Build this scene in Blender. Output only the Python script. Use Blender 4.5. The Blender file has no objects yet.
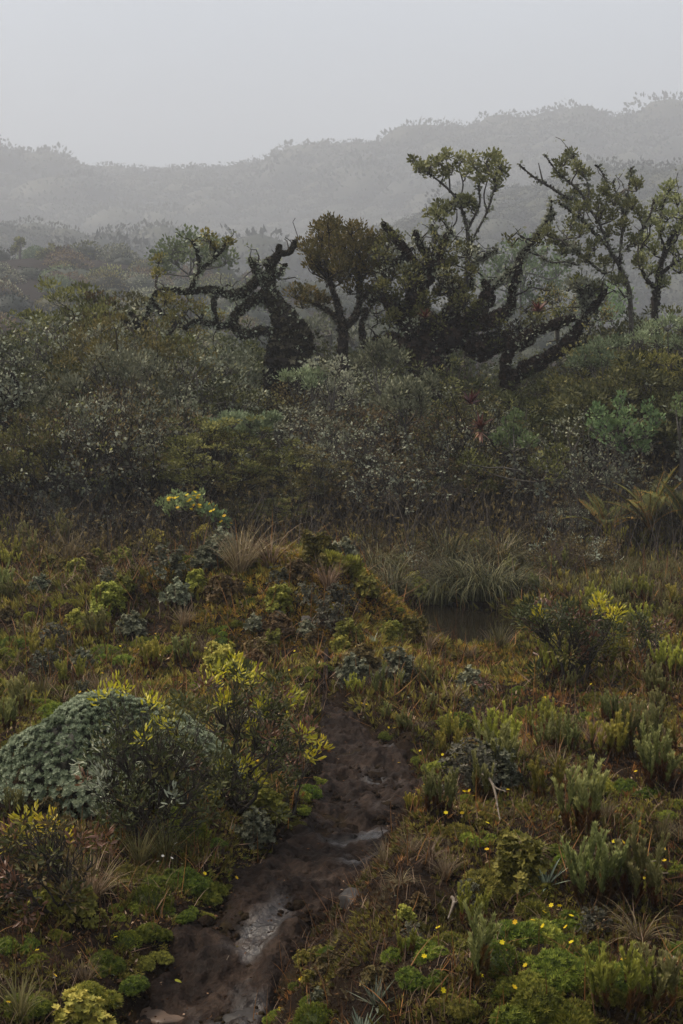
import bpy, math
import numpy as np

rng = np.random.default_rng(11)
sc = bpy.context.scene
COL = sc.collection
PI = math.pi

# ---------------------------------------------------------------- camera maths
F = 1024 * 50 / 36.0
PITCH = math.radians(6.5)
CAM = np.array([0.0, 0.0, 1.8])


def ray(px, py):
    x = (px - 341.5) / F
    v = (512 - py) / F
    c, s = math.cos(PITCH), math.sin(PITCH)
    d = np.array([x, c + v * s, -s + v * c])
    return d / d[1]


def P(px, py, d):
    return CAM + ray(px, py) * d


def proj(p):
    q = np.asarray(p) - CAM
    c, s = math.cos(PITCH), math.sin(PITCH)
    dep = q[1] * c - q[2] * s
    up = q[1] * s + q[2] * c
    return 341.5 + F * q[0] / dep, 512 - F * up / dep


# ---------------------------------------------------------------- noise
def _hash(ix, iy, iz, seed):
    h = (ix * 374761393 + iy * 668265263 + iz * 2147483647 + seed * 974634777) & 0xFFFFFFFF
    h = ((h ^ (h >> 13)) * 1274126177) & 0xFFFFFFFF
    h = h ^ (h >> 16)
    return (h & 0xFFFF) / 65535.0


def noise(x, y, z=0.0, seed=0):
    x, y, z = np.broadcast_arrays(np.asarray(x, float), np.asarray(y, float), np.asarray(z, float))
    ix, iy, iz = np.floor(x).astype(np.int64), np.floor(y).astype(np.int64), np.floor(z).astype(np.int64)
    fx, fy, fz = x - ix, y - iy, z - iz
    u, v, w = [f * f * (3 - 2 * f) for f in (fx, fy, fz)]
    r = 0
    for a in (0, 1):
        for b in (0, 1):
            for c in (0, 1):
                r = r + _hash(ix + a, iy + b, iz + c, seed) * (u if a else 1 - u) * (v if b else 1 - v) * (w if c else 1 - w)
    return r * 2 - 1


def fbm(x, y, z=0.0, octv=4, seed=0):
    r, a, f = 0, 1.0, 1.0
    for i in range(octv):
        r = r + a * noise(np.asarray(x) * f, np.asarray(y) * f, np.asarray(z) * f, seed + i * 17)
        a *= 0.5
        f *= 2.03
    return r


def sstep(a, b, x):
    t = np.clip((x - a) / (b - a), 0, 1)
    return t * t * (3 - 2 * t)


# ---------------------------------------------------------------- terrain
def flat(px, py, z=0.0):
    r = ray(px, py)
    t = (z - CAM[2]) / r[2]
    return CAM + r * t


_path = [(60, 250, 1100), (105, 262, 1024), (160, 285, 965), (188, 318, 925), (222, 350, 890), (258, 372, 860),
         (292, 405, 825), (312, 421, 790), (322, 420, 760), (312, 400, 730), (300, 375, 705), (300, 350, 685)]
_pl = [flat(a, y) for a, b, y in _path]
_pr = [flat(b, y) for a, b, y in _path]
PY = np.array([p[1] for p in _pl])
PCX = np.array([(a[0] + b[0]) / 2 for a, b in zip(_pl, _pr)])
PHW = np.array([(b[0] - a[0]) / 2 for a, b in zip(_pl, _pr)])
PHW *= .95
PHW[-3:] *= (0.8, 0.5, 0.1)
PY = np.r_[-2.0, 1.5, PY]
PCX = np.r_[-1.6, -0.95, PCX]
PHW = np.r_[0.24, 0.24, PHW]


def pcx(y): return np.interp(y, PY, PCX)
def phw(y): return np.interp(y, PY, PHW)
def pend(y): return 1 - sstep(7.4, 8.2, y)


_D = [-12, 0, 3, 5, 7.6, 9.6, 11, 12.5, 13.5, 16, 20, 26, 34, 45, 60, 70]
_Z = [0.5, 0, 0, 0.03, -0.04, -0.16, -0.22, -0.22, -0.16, 0.05, 0.45, 0.6, -0.6, -2.6, -1.5, 0.0]


def ridge(xs, ys, d):
    X = np.array([(x - 341.5) / F * d for x in xs])
    Z = np.array([P(341, y, d)[2] for y in ys])
    return X, Z


A_ = ridge([-300, 0, 80, 150, 260, 400, 683, 900], [262, 262, 262, 268, 285, 312, 335, 330], 130)
B_ = ridge([-400, 0, 120, 220, 330, 400, 470, 540, 620, 683, 1000], [245, 240, 252, 268, 262, 236, 212, 196, 190, 184, 180], 330)
C_ = ridge([-700, -200, 0, 50, 100, 170, 225, 270, 340, 410, 440, 490, 540, 600, 640, 683, 1100],
           [162, 154, 162, 168, 184, 182, 186, 178, 160, 152, 147, 138, 132, 134, 130, 132, 126], 680)


def far_h(x, y):
    a = np.interp(x, *A_)
    b = np.interp(x, *B_)
    c = np.interp(x, *C_)
    z70 = np.full_like(x, 1.4) + np.clip(-x, -25, 25) * 0.03
    out = z70 + (a - z70) * sstep(66, 132, y)
    out = out + (a - 4 - out) * sstep(138, 170, y)
    out = out + (b - out) * sstep(170, 332, y) ** 1.0
    out = out + (b - 8 - out) * sstep(338, 400, y)
    out = out + (c - out) * sstep(400, 682, y)
    out = out - 18 * sstep(688, 800, y)
    return out


MND = P(322, 566, 9.7)


def height(x, y):
    x = np.asarray(x, float)
    y = np.asarray(y, float)
    z = np.interp(y, _D, _Z)
    z = z * (1 - sstep(50, 70, y)) + far_h(x, y) * sstep(50, 70, y)
    near = 1 - sstep(25, 60, y)
    # small relief
    z = z + near * (0.05 * fbm(x * 0.9, y * 0.9, 0, 3, 3) + 0.025 * fbm(x * 3.1, y * 3.1, 0, 3, 5))
    z = z + (1 - near) * 0.5 * fbm(x * 0.08, y * 0.08, 0, 4, 8)
    # moss mound left of the pond
    dx, dy = x - MND[0], y - MND[1]
    g = np.exp(-(np.where(dx < 0, dx / 1.9, dx / 0.62) ** 2 + (dy / np.where(dy < 0, 1.1, 1.0)) ** 2))
    z = z + g * 0.60
    z = z + 0.16 * np.exp(-(((x + 3.0) / 1.8) ** 2 + ((y - 10.6) / 1.6) ** 2))
    # rise on the right, behind the front bank
    z = z + 0.20 * sstep(0.8, 2.4, x) * np.exp(-((y - 7.0) / 1.8) ** 2)
    z = z + 0.12 * sstep(1.8, 4, x) * np.exp(-((y - 13) / 2.5) ** 2)
    # pond hollow
    z = z - 0.14 * np.exp(-(((x - 0.95) / 0.85) ** 2 + ((y - 9.2) / 0.9) ** 2))
    e = ((x - 0.80) / 0.60) ** 2 + ((y - 10.85) / 0.95) ** 2
    z = z - 0.32 * (1 - sstep(0.35, 1.5, e))
    # path trench and banks
    s = x - pcx(y)
    w = phw(y)
    pe = pend(y)
    nb = 0.05 * fbm(x * 4, y * 4, 0, 2, 21)
    z = z - 0.07 * (1 - sstep(w - 0.03, w + 0.09, np.abs(s) + nb)) * pe
    bank = sstep(w + 0.0, w + 0.40, s + nb) * sstep(2.4, 3.4, y) * (1 - sstep(4.9, 6.4, y))
    z = z + bank * 0.33
    z = z + 0.07 * sstep(w, w + 0.3, -s + nb) * pe * (1 - sstep(6, 8, y))
    z = z + 0.10 * np.exp(-(((x + 1.5) / 0.8) ** 2 + ((y - 6.2) / 1.0) ** 2))
    return z


def hz(x, y): return float(height(np.array([x]), np.array([y]))[0])


_ds = np.concatenate([np.linspace(1.6, 16, 1400), np.linspace(16.02, 140, 1600)])


def G(px, py):
    r = ray(px, py)
    pts = CAM + _ds[:, None] * r
    below = pts[:, 2] < height(pts[:, 0], pts[:, 1])
    i = int(np.argmax(below)) if below.any() else len(_ds) - 1
    return np.array([pts[i, 0], pts[i, 1], hz(pts[i, 0], pts[i, 1])])


def Gmany(px, py):
    """ground points under many pixels (vectorised)"""
    px, py = np.asarray(px, float), np.asarray(py, float)
    x = (px - 341.5) / F
    v = (512 - py) / F
    c, s = math.cos(PITCH), math.sin(PITCH)
    d = np.stack([x, c + v * s, -s + v * c], -1)
    d = d / d[:, 1:2]
    ds = np.linspace(2.0, 19, 500)
    out = np.zeros((len(px), 3))
    for k in range(0, len(px), 500):
        dd = d[k:k + 500]
        pts = CAM + dd[:, None, :] * ds[None, :, None]
        hh = height(pts[..., 0], pts[..., 1])
        b = pts[..., 2] < hh
        i = np.where(b.any(1), b.argmax(1), len(ds) - 1)
        q = pts[np.arange(len(dd)), i]
        q[:, 2] = hh[np.arange(len(dd)), i]
        out[k:k + 500] = q
    return out


# ---------------------------------------------------------------- mesh building
class Acc:
    def __init__(self):
        self.V, self.Q, self.T, self.A = [], [], [], []
        self.n = 0

    def add(self, V, Q=None, T=None, var=None):
        if len(V) == 0: return
        self.V.append(V)
        if Q is not None and len(Q): self.Q.append(np.asarray(Q) + self.n)
        if T is not None and len(T): self.T.append(np.asarray(T) + self.n)
        self.A.append(np.full(len(V), 0.5) if var is None else np.broadcast_to(var, (len(V),)))
        self.n += len(V)

    def mesh(self, name, mat, smooth=False):
        V = np.concatenate(self.V)
        Q = np.concatenate(self.Q) if self.Q else np.zeros((0, 4), int)
        T = np.concatenate(self.T) if self.T else np.zeros((0, 3), int)
        me = bpy.data.meshes.new(name)
        me.vertices.add(len(V))
        me.vertices.foreach_set('co', V.astype(np.float32).ravel())
        nl = Q.size + T.size
        me.loops.add(nl)
        me.loops.foreach_set('vertex_index', np.r_[Q.ravel(), T.ravel()].astype(np.int32))
        me.polygons.add(len(Q) + len(T))
        st = np.r_[np.arange(len(Q)) * 4, Q.size + np.arange(len(T)) * 3].astype(np.int32)
        me.polygons.foreach_set('loop_start', st)
        if smooth:
            me.polygons.foreach_set('use_smooth', np.ones(len(st), bool))
        at = me.attributes.new('var', 'FLOAT', 'POINT')
        at.data.foreach_set('value', np.concatenate(self.A).astype(np.float32))
        me.update(calc_edges=True)
        if mat: me.materials.append(mat)
        return me


def norm(v):
    return v / np.maximum(np.linalg.norm(v, axis=-1, keepdims=True), 1e-9)


def frames(D, roll=None, r=None):
    """rotation matrices whose Z axis follows D"""
    D = norm(D)
    r = r or rng
    up = np.where(np.abs(D[:, 2:3]) > 0.95, np.array([[1.0, 0, 0]]), np.array([[0, 0, 1.0]]))
    X = norm(np.cross(up, D))
    Y = np.cross(D, X)
    if roll is None: roll = r.uniform(0, 2 * PI, len(D))
    c, s = np.cos(roll)[:, None], np.sin(roll)[:, None]
    X2 = X * c + Y * s
    Y2 = -X * s + Y * c
    return np.stack([X2, Y2, D], -1)


def inst(acc, tpl, pos, R, scale, var=None):
    TV, TQ, TT = tpl
    n, k = len(pos), len(TV)
    if n == 0: return
    scale = np.asarray(scale, float)
    if scale.ndim == 0: scale = np.full(n, scale)
    S = scale[:, None] if scale.ndim == 1 else scale
    L = TV[None] * (S[:, None, :] if S.shape[1] == 3 else S[:, None])
    V = np.einsum('nij,nkj->nki', R, L) + pos[:, None]
    off = (np.arange(n) * k)[:, None, None]
    Q = (np.asarray(TQ)[None] + off).reshape(-1, 4) if len(TQ) else None
    T = (np.asarray(TT)[None] + off).reshape(-1, 3) if len(TT) else None
    if var is None: var = rng.uniform(0, 1, n)
    acc.add(V.reshape(-1, 3), Q, T, np.repeat(var, k))


def A3(l): return np.array(l, float)


T_RHOMB = (A3([(0, 0, 0), (.24, -.05, .5), (0, .02, 1), (-.24, -.05, .5)]), [(0, 1, 2, 3)], [])
T_BROAD = (A3([(0, 0, 0), (.34, -.08, .45), (0, .03, 1), (-.34, -.08, .45)]), [(0, 1, 2, 3)], [])
T_NEEDLE = (A3([(-.07, 0, 0), (.07, 0, 0), (0, .04, 1)]), [], [(0, 1, 2)])
T_FOLD = (A3([(0, 0, 0), (0, .07, .35), (0, .05, .72), (0, -.04, 1), (.13, -.03, .3), (.16, -.05, .66), (-.13, -.03, .3), (-.16, -.05, .66)]),
          [(4, 5, 2, 1), (1, 2, 7, 6)], [(0, 4, 1), (0, 1, 6), (5, 3, 2), (2, 3, 7)])
T_TWIG = (A3([(-.012, 0, 0), (.012, 0, 0), (.03, .02, .55), (.0, .01, 1), (.055, .01, .5)]), [], [(0, 1, 3), (0, 1, 2)])
T_FLOWER = None


def star(n, elev, L, w, seed, lift=0.0):
    """sprig: n needles pointing outwards and up"""
    r = np.random.default_rng(seed)
    V, T = [], []
    for i in range(n):
        a = 2 * PI * i / n + r.uniform(-.3, .3)
        e = math.radians(elev + r.uniform(-18, 18))
        l = L * r.uniform(.7, 1.15)
        d = np.array([math.cos(a) * math.cos(e), math.sin(a) * math.cos(e), math.sin(e)])
        sd = np.array([-math.sin(a), math.cos(a), 0]) * w * l
        b = np.array([0, 0, lift * r.uniform(0, 1)])
        k = len(V)
        V += [b - sd * .6, b + sd * .6, b + d * l * .55 + sd, b + d * l, b + d * l * .55 - sd]
        T += [(k, k + 1, k + 2), (k, k + 2, k + 4), (k + 2, k + 3, k + 4)]
    return (np.array(V), [], T)


SPR = star(8, 48, 1.0, .085, 1)
SPR2 = star(7, 66, 1.0, .075, 2, .3)
SPRB = star(6, 30, 1.0, .26, 3)
TIPSTAR = star(9, 42, 1.0, .13, 4, .5)


def tube(acc, pts, rad, k=5, var=None):
    pts = np.asarray(pts, float)
    rad = np.asarray(rad, float)
    n = len(pts)
    t = np.gradient(pts, axis=0)
    t = norm(t)
    ref = np.array([0.3, 1.0, 0.2]) if abs(t[:, 1]).mean() < 0.8 else np.array([1.0, 0.2, 0.1])
    X = norm(np.cross(t, ref))
    Y = np.cross(t, X)
    a = np.linspace(0, 2 * PI, k, endpoint=False)
    V = pts[:, None] + rad[:, None, None] * (np.cos(a)[None, :, None] * X[:, None] + np.sin(a)[None, :, None] * Y[:, None])
    i = np.arange(n - 1)[:, None] * k
    j = np.arange(k)[None]
    j2 = (j + 1) % k
    Q = np.stack([i + j, i + j2, i + k + j2, i + k + j], -1).reshape(-1, 4)
    acc.add(V.reshape(-1, 3), Q, None, rng.uniform(0, 1) if var is None else var)


def bezier(a, b, r, wob=0.12, n=5, sag=0.0):
    t = np.linspace(0, 1, n)[:, None]
    L = np.linalg.norm(b - a)
    off = r.normal(0, wob * L, (2, 3))
    p = a * (1 - t) + b * t + off[0] * np.sin(PI * t) + off[1] * 0.5 * np.sin(2 * PI * t)
    p[:, 2] -= sag * L * np.sin(PI * t[:, 0])
    return p


def cluster(pts, k, r):
    k = max(1, min(k, len(pts)))
    c = pts[r.choice(len(pts), k, replace=False)]
    for _ in range(4):
        lab = np.argmin(((pts[:, None] - c[None]) ** 2).sum(-1), 1)
        for i in range(k):
            if (lab == i).any(): c[i] = pts[lab == i].mean(0)
    return lab, c


def skeleton(acc, tips, base, nmain, nsec, r0, r, wob=0.1, f1=0.42, f2=0.55, k=5, rt=0.25, stem=None):
    """branches from base to every tip; returns directions at tips and all twig points"""
    lab, c = cluster(tips, nmain, r)
    dirs = np.zeros_like(tips)
    twigs = []
    for i in range(len(c)):
        idx = np.where(lab == i)[0]
        if len(idx) == 0: continue
        b0 = base + r.normal(0, r0 * 0.8, 3) * (1, 1, 0)
        m = b0 * (1 - f1) + c[i] * f1 + r.normal(0, 0.04, 3) * np.linalg.norm(c[i] - b0)
        p = bezier(b0, m, r, wob, 6)
        w = math.sqrt(len(idx) / len(tips))
        ra = r0 * (0.45 + 0.55 * w)
        tube(acc, p, np.linspace(ra, ra * .62, 6), max(k, 5))
        twigs.append(p)
        l2, c2 = cluster(tips[idx], nsec, r)
        for j in range(len(c2)):
            id2 = idx[l2 == j]
            if len(id2) == 0: continue
            s = m * (1 - f2) + c2[j] * f2 + r.normal(0, 0.05, 3) * np.linalg.norm(c2[j] - m)
            q = bezier(m, s, r, wob, 5)
            rb = ra * .6 * (0.5 + 0.5 * math.sqrt(len(id2) / len(idx)))
            tube(acc, q, np.linspace(rb, rb * .65, 5), k)
            twigs.append(q)
            for t_ in id2:
                e = bezier(s, tips[t_], r, wob, 4)
                tube(acc, e, np.linspace(rb * .6, rb * rt * .5, 4), 3)
                twigs.append(e)
                dirs[t_] = e[-1] - e[-2]
    return norm(dirs), np.concatenate(twigs)


def leaves_at(acc, pts, dirs, n, rad, L, tpl=T_RHOMB, updir=0.5, out=0.8, r=None, var=None, flatz=1.0, jit=1.0):
    r = r or rng
    N = len(pts)
    if N == 0: return
    o = norm(r.normal(0, 1, (N * n, 3)))
    rr = rad * r.uniform(0.15, 1, (N * n, 1)) ** 0.6
    off = o * rr
    off[:, 2] *= flatz
    p = np.repeat(pts, n, 0) + off
    d = o * jit + np.repeat(dirs, n, 0) * out + np.array([0, 0, updir])
    v = np.clip(np.repeat(r.uniform(0, 1, N), n) * .6 + r.uniform(0, 1, N * n) * .4, 0, 1) if var is None else var
    inst(acc, tpl, p, frames(d, None, r), L * r.uniform(.6, 1.2, N * n), v)


def blades(acc, base, az, elev, L, droop, w, n=5, var=None, r=None):
    """curved tapering blades; all arrays length N"""
    N = len(base)
    if N == 0: return
    t = np.linspace(0, 1, n)
    c = np.stack([np.cos(az), np.sin(az)], -1)
    e = elev[:, None] - droop[:, None] * t[None]
    dl = (L / (n - 1))[:, None]
    hx = np.concatenate([np.zeros((N, 1)), np.cumsum(np.cos(e[:, :-1]) * dl, 1)], 1)
    zz = np.concatenate([np.zeros((N, 1)), np.cumsum(np.sin(e[:, :-1]) * dl, 1)], 1)
    ctr = np.stack([base[:, None, 0] + hx * c[:, None, 0], base[:, None, 1] + hx * c[:, None, 1], base[:, None, 2] + zz], -1)
    tw = (r or rng).uniform(-.8, .8, N)
    sx = np.stack([-np.sin(az + tw), np.cos(az + tw), np.zeros(N)], -1)
    wid = w[:, None] * (1 - t[None] ** 1.6) * 0.5 + w[:, None] * 0.03
    a = ctr - sx[:, None] * wid[..., None]
    b = ctr + sx[:, None] * wid[..., None]
    V = np.stack([a, b], 2).reshape(N, 2 * n, 3)
    k = np.arange(n - 1) * 2
    q = np.stack([k, k + 1, k + 3, k + 2], -1)
    Q = (q[None] + (np.arange(N) * 2 * n)[:, None, None]).reshape(-1, 4)
    if var is None: var = (r or rng).uniform(0, 1, N)
    acc.add(V.reshape(-1, 3), Q, None, np.repeat(var, 2 * n))


# ---------------------------------------------------------------- materials
def newmat(name):
    m = bpy.data.materials.new(name)
    m.use_nodes = True
    nt = m.node_tree
    nt.nodes.clear()
    out = nt.nodes.new('ShaderNodeOutputMaterial')
    return m, nt, out


def ramp(nt, cols, pos=None):
    n = nt.nodes.new('ShaderNodeValToRGB')
    el = n.color_ramp.elements
    pos = pos or [i / (len(cols) - 1) for i in range(len(cols))]
    el[0].position, el[0].color = pos[0], (*cols[0], 1)
    el[1].position, el[1].color = pos[-1], (*cols[-1], 1)
    for p, c in list(zip(pos, cols))[1:-1]:
        e = el.new(p)
        e.color = (*c, 1)
    return n


SAT = 1.0
GAIN = 1.6


def leafmat(name, cols, rough=.6, trans=.25, spec=.16, pos=None, objvar=.35):
    m, nt, out = newmat(name)
    N, Lk = nt.nodes, nt.links
    at = N.new('ShaderNodeAttribute')
    at.attribute_name = 'var'
    rp = ramp(nt, cols, pos)
    Lk.new(at.outputs['Fac'], rp.inputs[0])
    oi = N.new('ShaderNodeObjectInfo')
    mr = N.new('ShaderNodeMapRange')
    gain = 1.0 if name in ('far_wood_leaves', 'plant_core', 'yellow_petals', 'white_petals', 'lichen', 'bromeliad_red', 'grey_heath') else GAIN
    mr.inputs['To Min'].default_value = (1 - objvar) * gain
    mr.inputs['To Max'].default_value = (1 + objvar) * gain
    Lk.new(oi.outputs['Random'], mr.inputs['Value'])
    hs = N.new('ShaderNodeHueSaturation')
    Lk.new(rp.outputs[0], hs.inputs['Color'])
    Lk.new(mr.outputs[0], hs.inputs['Value'])
    # hue drifts a little from plant to plant
    mh = N.new('ShaderNodeMath')
    mh.operation = 'MULTIPLY_ADD'
    fr = N.new('ShaderNodeMath')
    fr.operation = 'FRACT'
    m7 = N.new('ShaderNodeMath')
    m7.operation = 'MULTIPLY'
    m7.inputs[1].default_value = 7.31
    Lk.new(oi.outputs['Random'], m7.inputs[0])
    Lk.new(m7.outputs[0], fr.inputs[0])
    Lk.new(fr.outputs[0], mh.inputs[0])
    mh.inputs[1].default_value = 0.04
    mh.inputs[2].default_value = 0.48
    Lk.new(mh.outputs[0], hs.inputs['Hue'])
    hs.inputs['Saturation'].default_value = SAT
    b = N.new('ShaderNodeBsdfPrincipled')
    b.inputs['Roughness'].default_value = rough
    b.inputs['Specular IOR Level'].default_value = spec
    Lk.new(hs.outputs[0], b.inputs['Base Color'])
    if trans > 0:
        t = N.new('ShaderNodeBsdfTranslucent')
        Lk.new(hs.outputs[0], t.inputs['Color'])
        mx = N.new('ShaderNodeMixShader')
        mx.inputs[0].default_value = trans
        Lk.new(b.outputs[0], mx.inputs[1])
        Lk.new(t.outputs[0], mx.inputs[2])
        Lk.new(mx.outputs[0], out.inputs[0])
    else:
        Lk.new(b.outputs[0], out.inputs[0])
    return m


def barkmat(name, c1, c2, c3=None, scale=30, rough=.85, bump=.5):
    m, nt, out = newmat(name)
    N, Lk = nt.nodes, nt.links
    tc = N.new('ShaderNodeTexCoord')
    n1 = N.new('ShaderNodeTexNoise')
    n1.inputs['Scale'].default_value = scale
    n1.inputs['Detail'].default_value = 6
    Lk.new(tc.outputs['Object'], n1.inputs['Vector'])
    cols = [c1, c2] if c3 is None else [c1, c2, c2, c3]
    rp = ramp(nt, cols, [.3, .7] if c3 is None else [.3, .5, .62, .7])
    Lk.new(n1.outputs[0], rp.inputs[0])
    b = N.new('ShaderNodeBsdfPrincipled')
    b.inputs['Roughness'].default_value = rough
    b.inputs['Specular IOR Level'].default_value = .25
    Lk.new(rp.outputs[0], b.inputs['Base Color'])
    bp = N.new('ShaderNodeBump')
    bp.inputs['Strength'].default_value = bump
    bp.inputs['Distance'].default_value = .01
    Lk.new(n1.outputs[0], bp.inputs['Height'])
    Lk.new(bp.outputs[0], b.inputs['Normal'])
    Lk.new(b.outputs[0], out.inputs[0])
    return m


M = {}
#  foliage kinds (real surface colours)
M['cushion'] = leafmat('cushion_green', [(.026, .038, .007), (.075, .100, .014), (.165, .185, .028)])
M['cushion_lime'] = leafmat('cushion_lime', [(.038, .045, .008), (.100, .112, .016), (.205, .195, .034)])
M['cushion_olive'] = leafmat('cushion_olive', [(.034, .032, .008), (.088, .080, .016), (.185, .155, .034)])
M['upright'] = leafmat('upright_greygreen', [(.042, .047, .014), (.110, .115, .034), (.235, .225, .088)])
M['upright_y'] = leafmat('upright_yellowgreen', [(.060, .064, .012), (.155, .150, .026), (.290, .255, .055)])
M['drybrown'] = leafmat('dry_brown', [(.030, .015, .007), (.090, .045, .014), (.220, .115, .032)])
M['litter'] = leafmat('litter', [(.010, .006, .004), (.042, .024, .012), (.100, .058, .026), (.36, .26, .17)], pos=[0, .55, .95, 1], objvar=0, spec=.08, rough=.85)
M['moss'] = leafmat('moss', [(.020, .017, .006), (.078, .062, .014), (.180, .135, .030)], objvar=0)
M['mossgreen'] = leafmat('moss_green', [(.022, .032, .008), (.070, .088, .015), (.150, .160, .028)], objvar=0)
M['orange'] = leafmat('orange_moss', [(.070, .040, .008), (.190, .115, .016), (.36, .225, .035)], objvar=0)
M['grass'] = leafmat('grass_blades', [(.050, .044, .018), (.085, .080, .030), (.14, .115, .05)])
M['drygrass'] = leafmat('dry_grass', [(.050, .034, .020), (.110, .078, .045), (.20, .15, .09)])
M['sedge'] = leafmat('sedge', [(.016, .017, .008), (.042, .042, .019), (.12, .105, .052)])
M['silver'] = leafmat('silver_leaves', [(.030, .044, .022), (.092, .120, .070), (.22, .255, .17)], rough=.7, objvar=.0)
M['silverspike'] = leafmat('silver_spike', [(.05, .065, .045), (.11, .13, .09), (.20, .22, .16)])
M['yleaf'] = leafmat('yellow_leaves', [(.11, .115, .012), (.27, .24, .016), (.50, .38, .028)], rough=.4, spec=.5, trans=.4, objvar=.0)
M['gleaf'] = leafmat('glossy_leaves', [(.018, .021, .008), (.040, .044, .014), (.080, .080, .030), (.12, .065, .032)], pos=[0, .5, .85, 1], rough=.5, spec=.2, trans=.2, objvar=.1)
M['rleaf'] = leafmat('reddish_leaves', [(.05, .026, .014), (.10, .048, .026), (.20, .12, .07)], rough=.4, spec=.5, objvar=.0)
M['oleaf'] = leafmat('olive_leaves', [(.022, .024, .009), (.072, .070, .020), (.20, .18, .06)])
M['dleaf'] = leafmat('dark_leaves', [(.010, .013, .006), (.038, .042, .015), (.12, .12, .045)])
M['gyleaf'] = leafmat('greygreen_leaves', [(.030, .034, .020), (.088, .092, .056), (.24, .24, .155)])
M['bleaf'] = leafmat('brown_leaves', [(.026, .018, .010), (.070, .048, .020), (.15, .105, .045)])
M['obleaf'] = leafmat('rusty_leaves', [(.042, .042, .013), (.105, .094, .026), (.22, .175, .055)])
M['pleaf'] = leafmat('palegreen_leaves', [(.050, .075, .032), (.10, .135, .055), (.17, .21, .09)])
M['bluegreen'] = leafmat('bluegreen_leaves', [(.042, .054, .028), (.100, .122, .066), (.20, .23, .135)])
M['umleaf'] = leafmat('umbrella_leaves', [(.048, .050, .022), (.120, .124, .050), (.245, .240, .115)])
M['redleaf'] = leafmat('bromeliad_red', [(.04, .010, .010), (.085, .020, .018), (.15, .05, .035)], rough=.45)
M['pinkleaf'] = leafmat('bromeliad_pink', [(.11, .045, .032), (.19, .09, .065), (.28, .16, .12)], rough=.45)
M['greyheath'] = leafmat('grey_heath', [(.045, .044, .026), (.095, .092, .060), (.19, .18, .125)])
M['lichen'] = leafmat('lichen', [(.12, .125, .085), (.24, .25, .175), (.40, .41, .30)], rough=.8, trans=.2)
M['shag'] = leafmat('shaggy_moss', [(.006, .005, .004), (.022, .018, .012), (.078, .064, .044)], rough=.95, trans=.05, spec=.08)
M['shagred'] = leafmat('shaggy_redmoss', [(.007, .005, .004), (.024, .015, .012), (.070, .044, .034)], rough=.95, trans=.05, spec=.08)
M['petal'] = leafmat('yellow_petals', [(.55, .38, .01), (.70, .50, .015)], objvar=0, trans=.3)
M['whitepetal'] = leafmat('white_petals', [(.5, .48, .42), (.7, .68, .62)], objvar=0, trans=.3)
M['farleaf'] = leafmat('far_wood_leaves', [(.016, .022, .012), (.032, .038, .018), (.055, .058, .03)], objvar=0)
M['fern'] = leafmat('fern_leaves', [(.034, .038, .010), (.080, .082, .020), (.18, .10, .026)], pos=[0, .7, 1])
M['twig'] = barkmat('twig_bark', (.014, .011, .009), (.045, .036, .028), (.11, .10, .085), 60)
M['bark'] = barkmat('dark_bark', (.008, .006, .005), (.026, .020, .016), (.07, .065, .05), 25)
M['greybark'] = barkmat('grey_bark', (.030, .026, .022), (.075, .066, .055), (.16, .155, .13), 40)
M['purplebark'] = barkmat('purplish_bark', (.045, .030, .028), (.10, .072, .064), (.16, .13, .12), 50)
M['deadwood'] = barkmat('dead_wood', (.06, .045, .032), (.15, .12, .09), (.26, .23, .19), 60)
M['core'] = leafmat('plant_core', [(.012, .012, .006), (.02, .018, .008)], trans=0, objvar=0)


def soilmat():
    m, nt, out = newmat('peaty_soil')
    N, Lk = nt.nodes, nt.links
    tc = N.new('ShaderNodeTexCoord')
    n1 = N.new('ShaderNodeTexNoise'); n1.inputs['Scale'].default_value = 7; n1.inputs['Detail'].default_value = 8
    n2 = N.new('ShaderNodeTexNoise'); n2.inputs['Scale'].default_value = 60; n2.inputs['Detail'].default_value = 6
    Lk.new(tc.outputs['Object'], n1.inputs['Vector']); Lk.new(tc.outputs['Object'], n2.inputs['Vector'])
    r1 = ramp(nt, [(.007, .005, .004), (.015, .010, .007), (.026, .020, .010)], [.3, .5, .72])
    r2 = ramp(nt, [(.45, .42, .4), (1.5, 1.4, 1.2)], [.3, .75])
    Lk.new(n1.outputs[0], r1.inputs[0]); Lk.new(n2.outputs[0], r2.inputs[0])
    mu = N.new('ShaderNodeMixRGB'); mu.blend_type = 'MULTIPLY'; mu.inputs[0].default_value = 1
    Lk.new(r1.outputs[0], mu.inputs[1]); Lk.new(r2.outputs[0], mu.inputs[2])
    b = N.new('ShaderNodeBsdfPrincipled'); b.inputs['Roughness'].default_value = .95; b.inputs['Specular IOR Level'].default_value = .06
    Lk.new(mu.outputs[0], b.inputs['Base Color'])
    bp = N.new('ShaderNodeBump'); bp.inputs['Strength'].default_value = .8; bp.inputs['Distance'].default_value = .015
    Lk.new(n2.outputs[0], bp.inputs['Height']); Lk.new(bp.outputs[0], b.inputs['Normal'])
    Lk.new(b.outputs[0], out.inputs[0])
    return m


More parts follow.
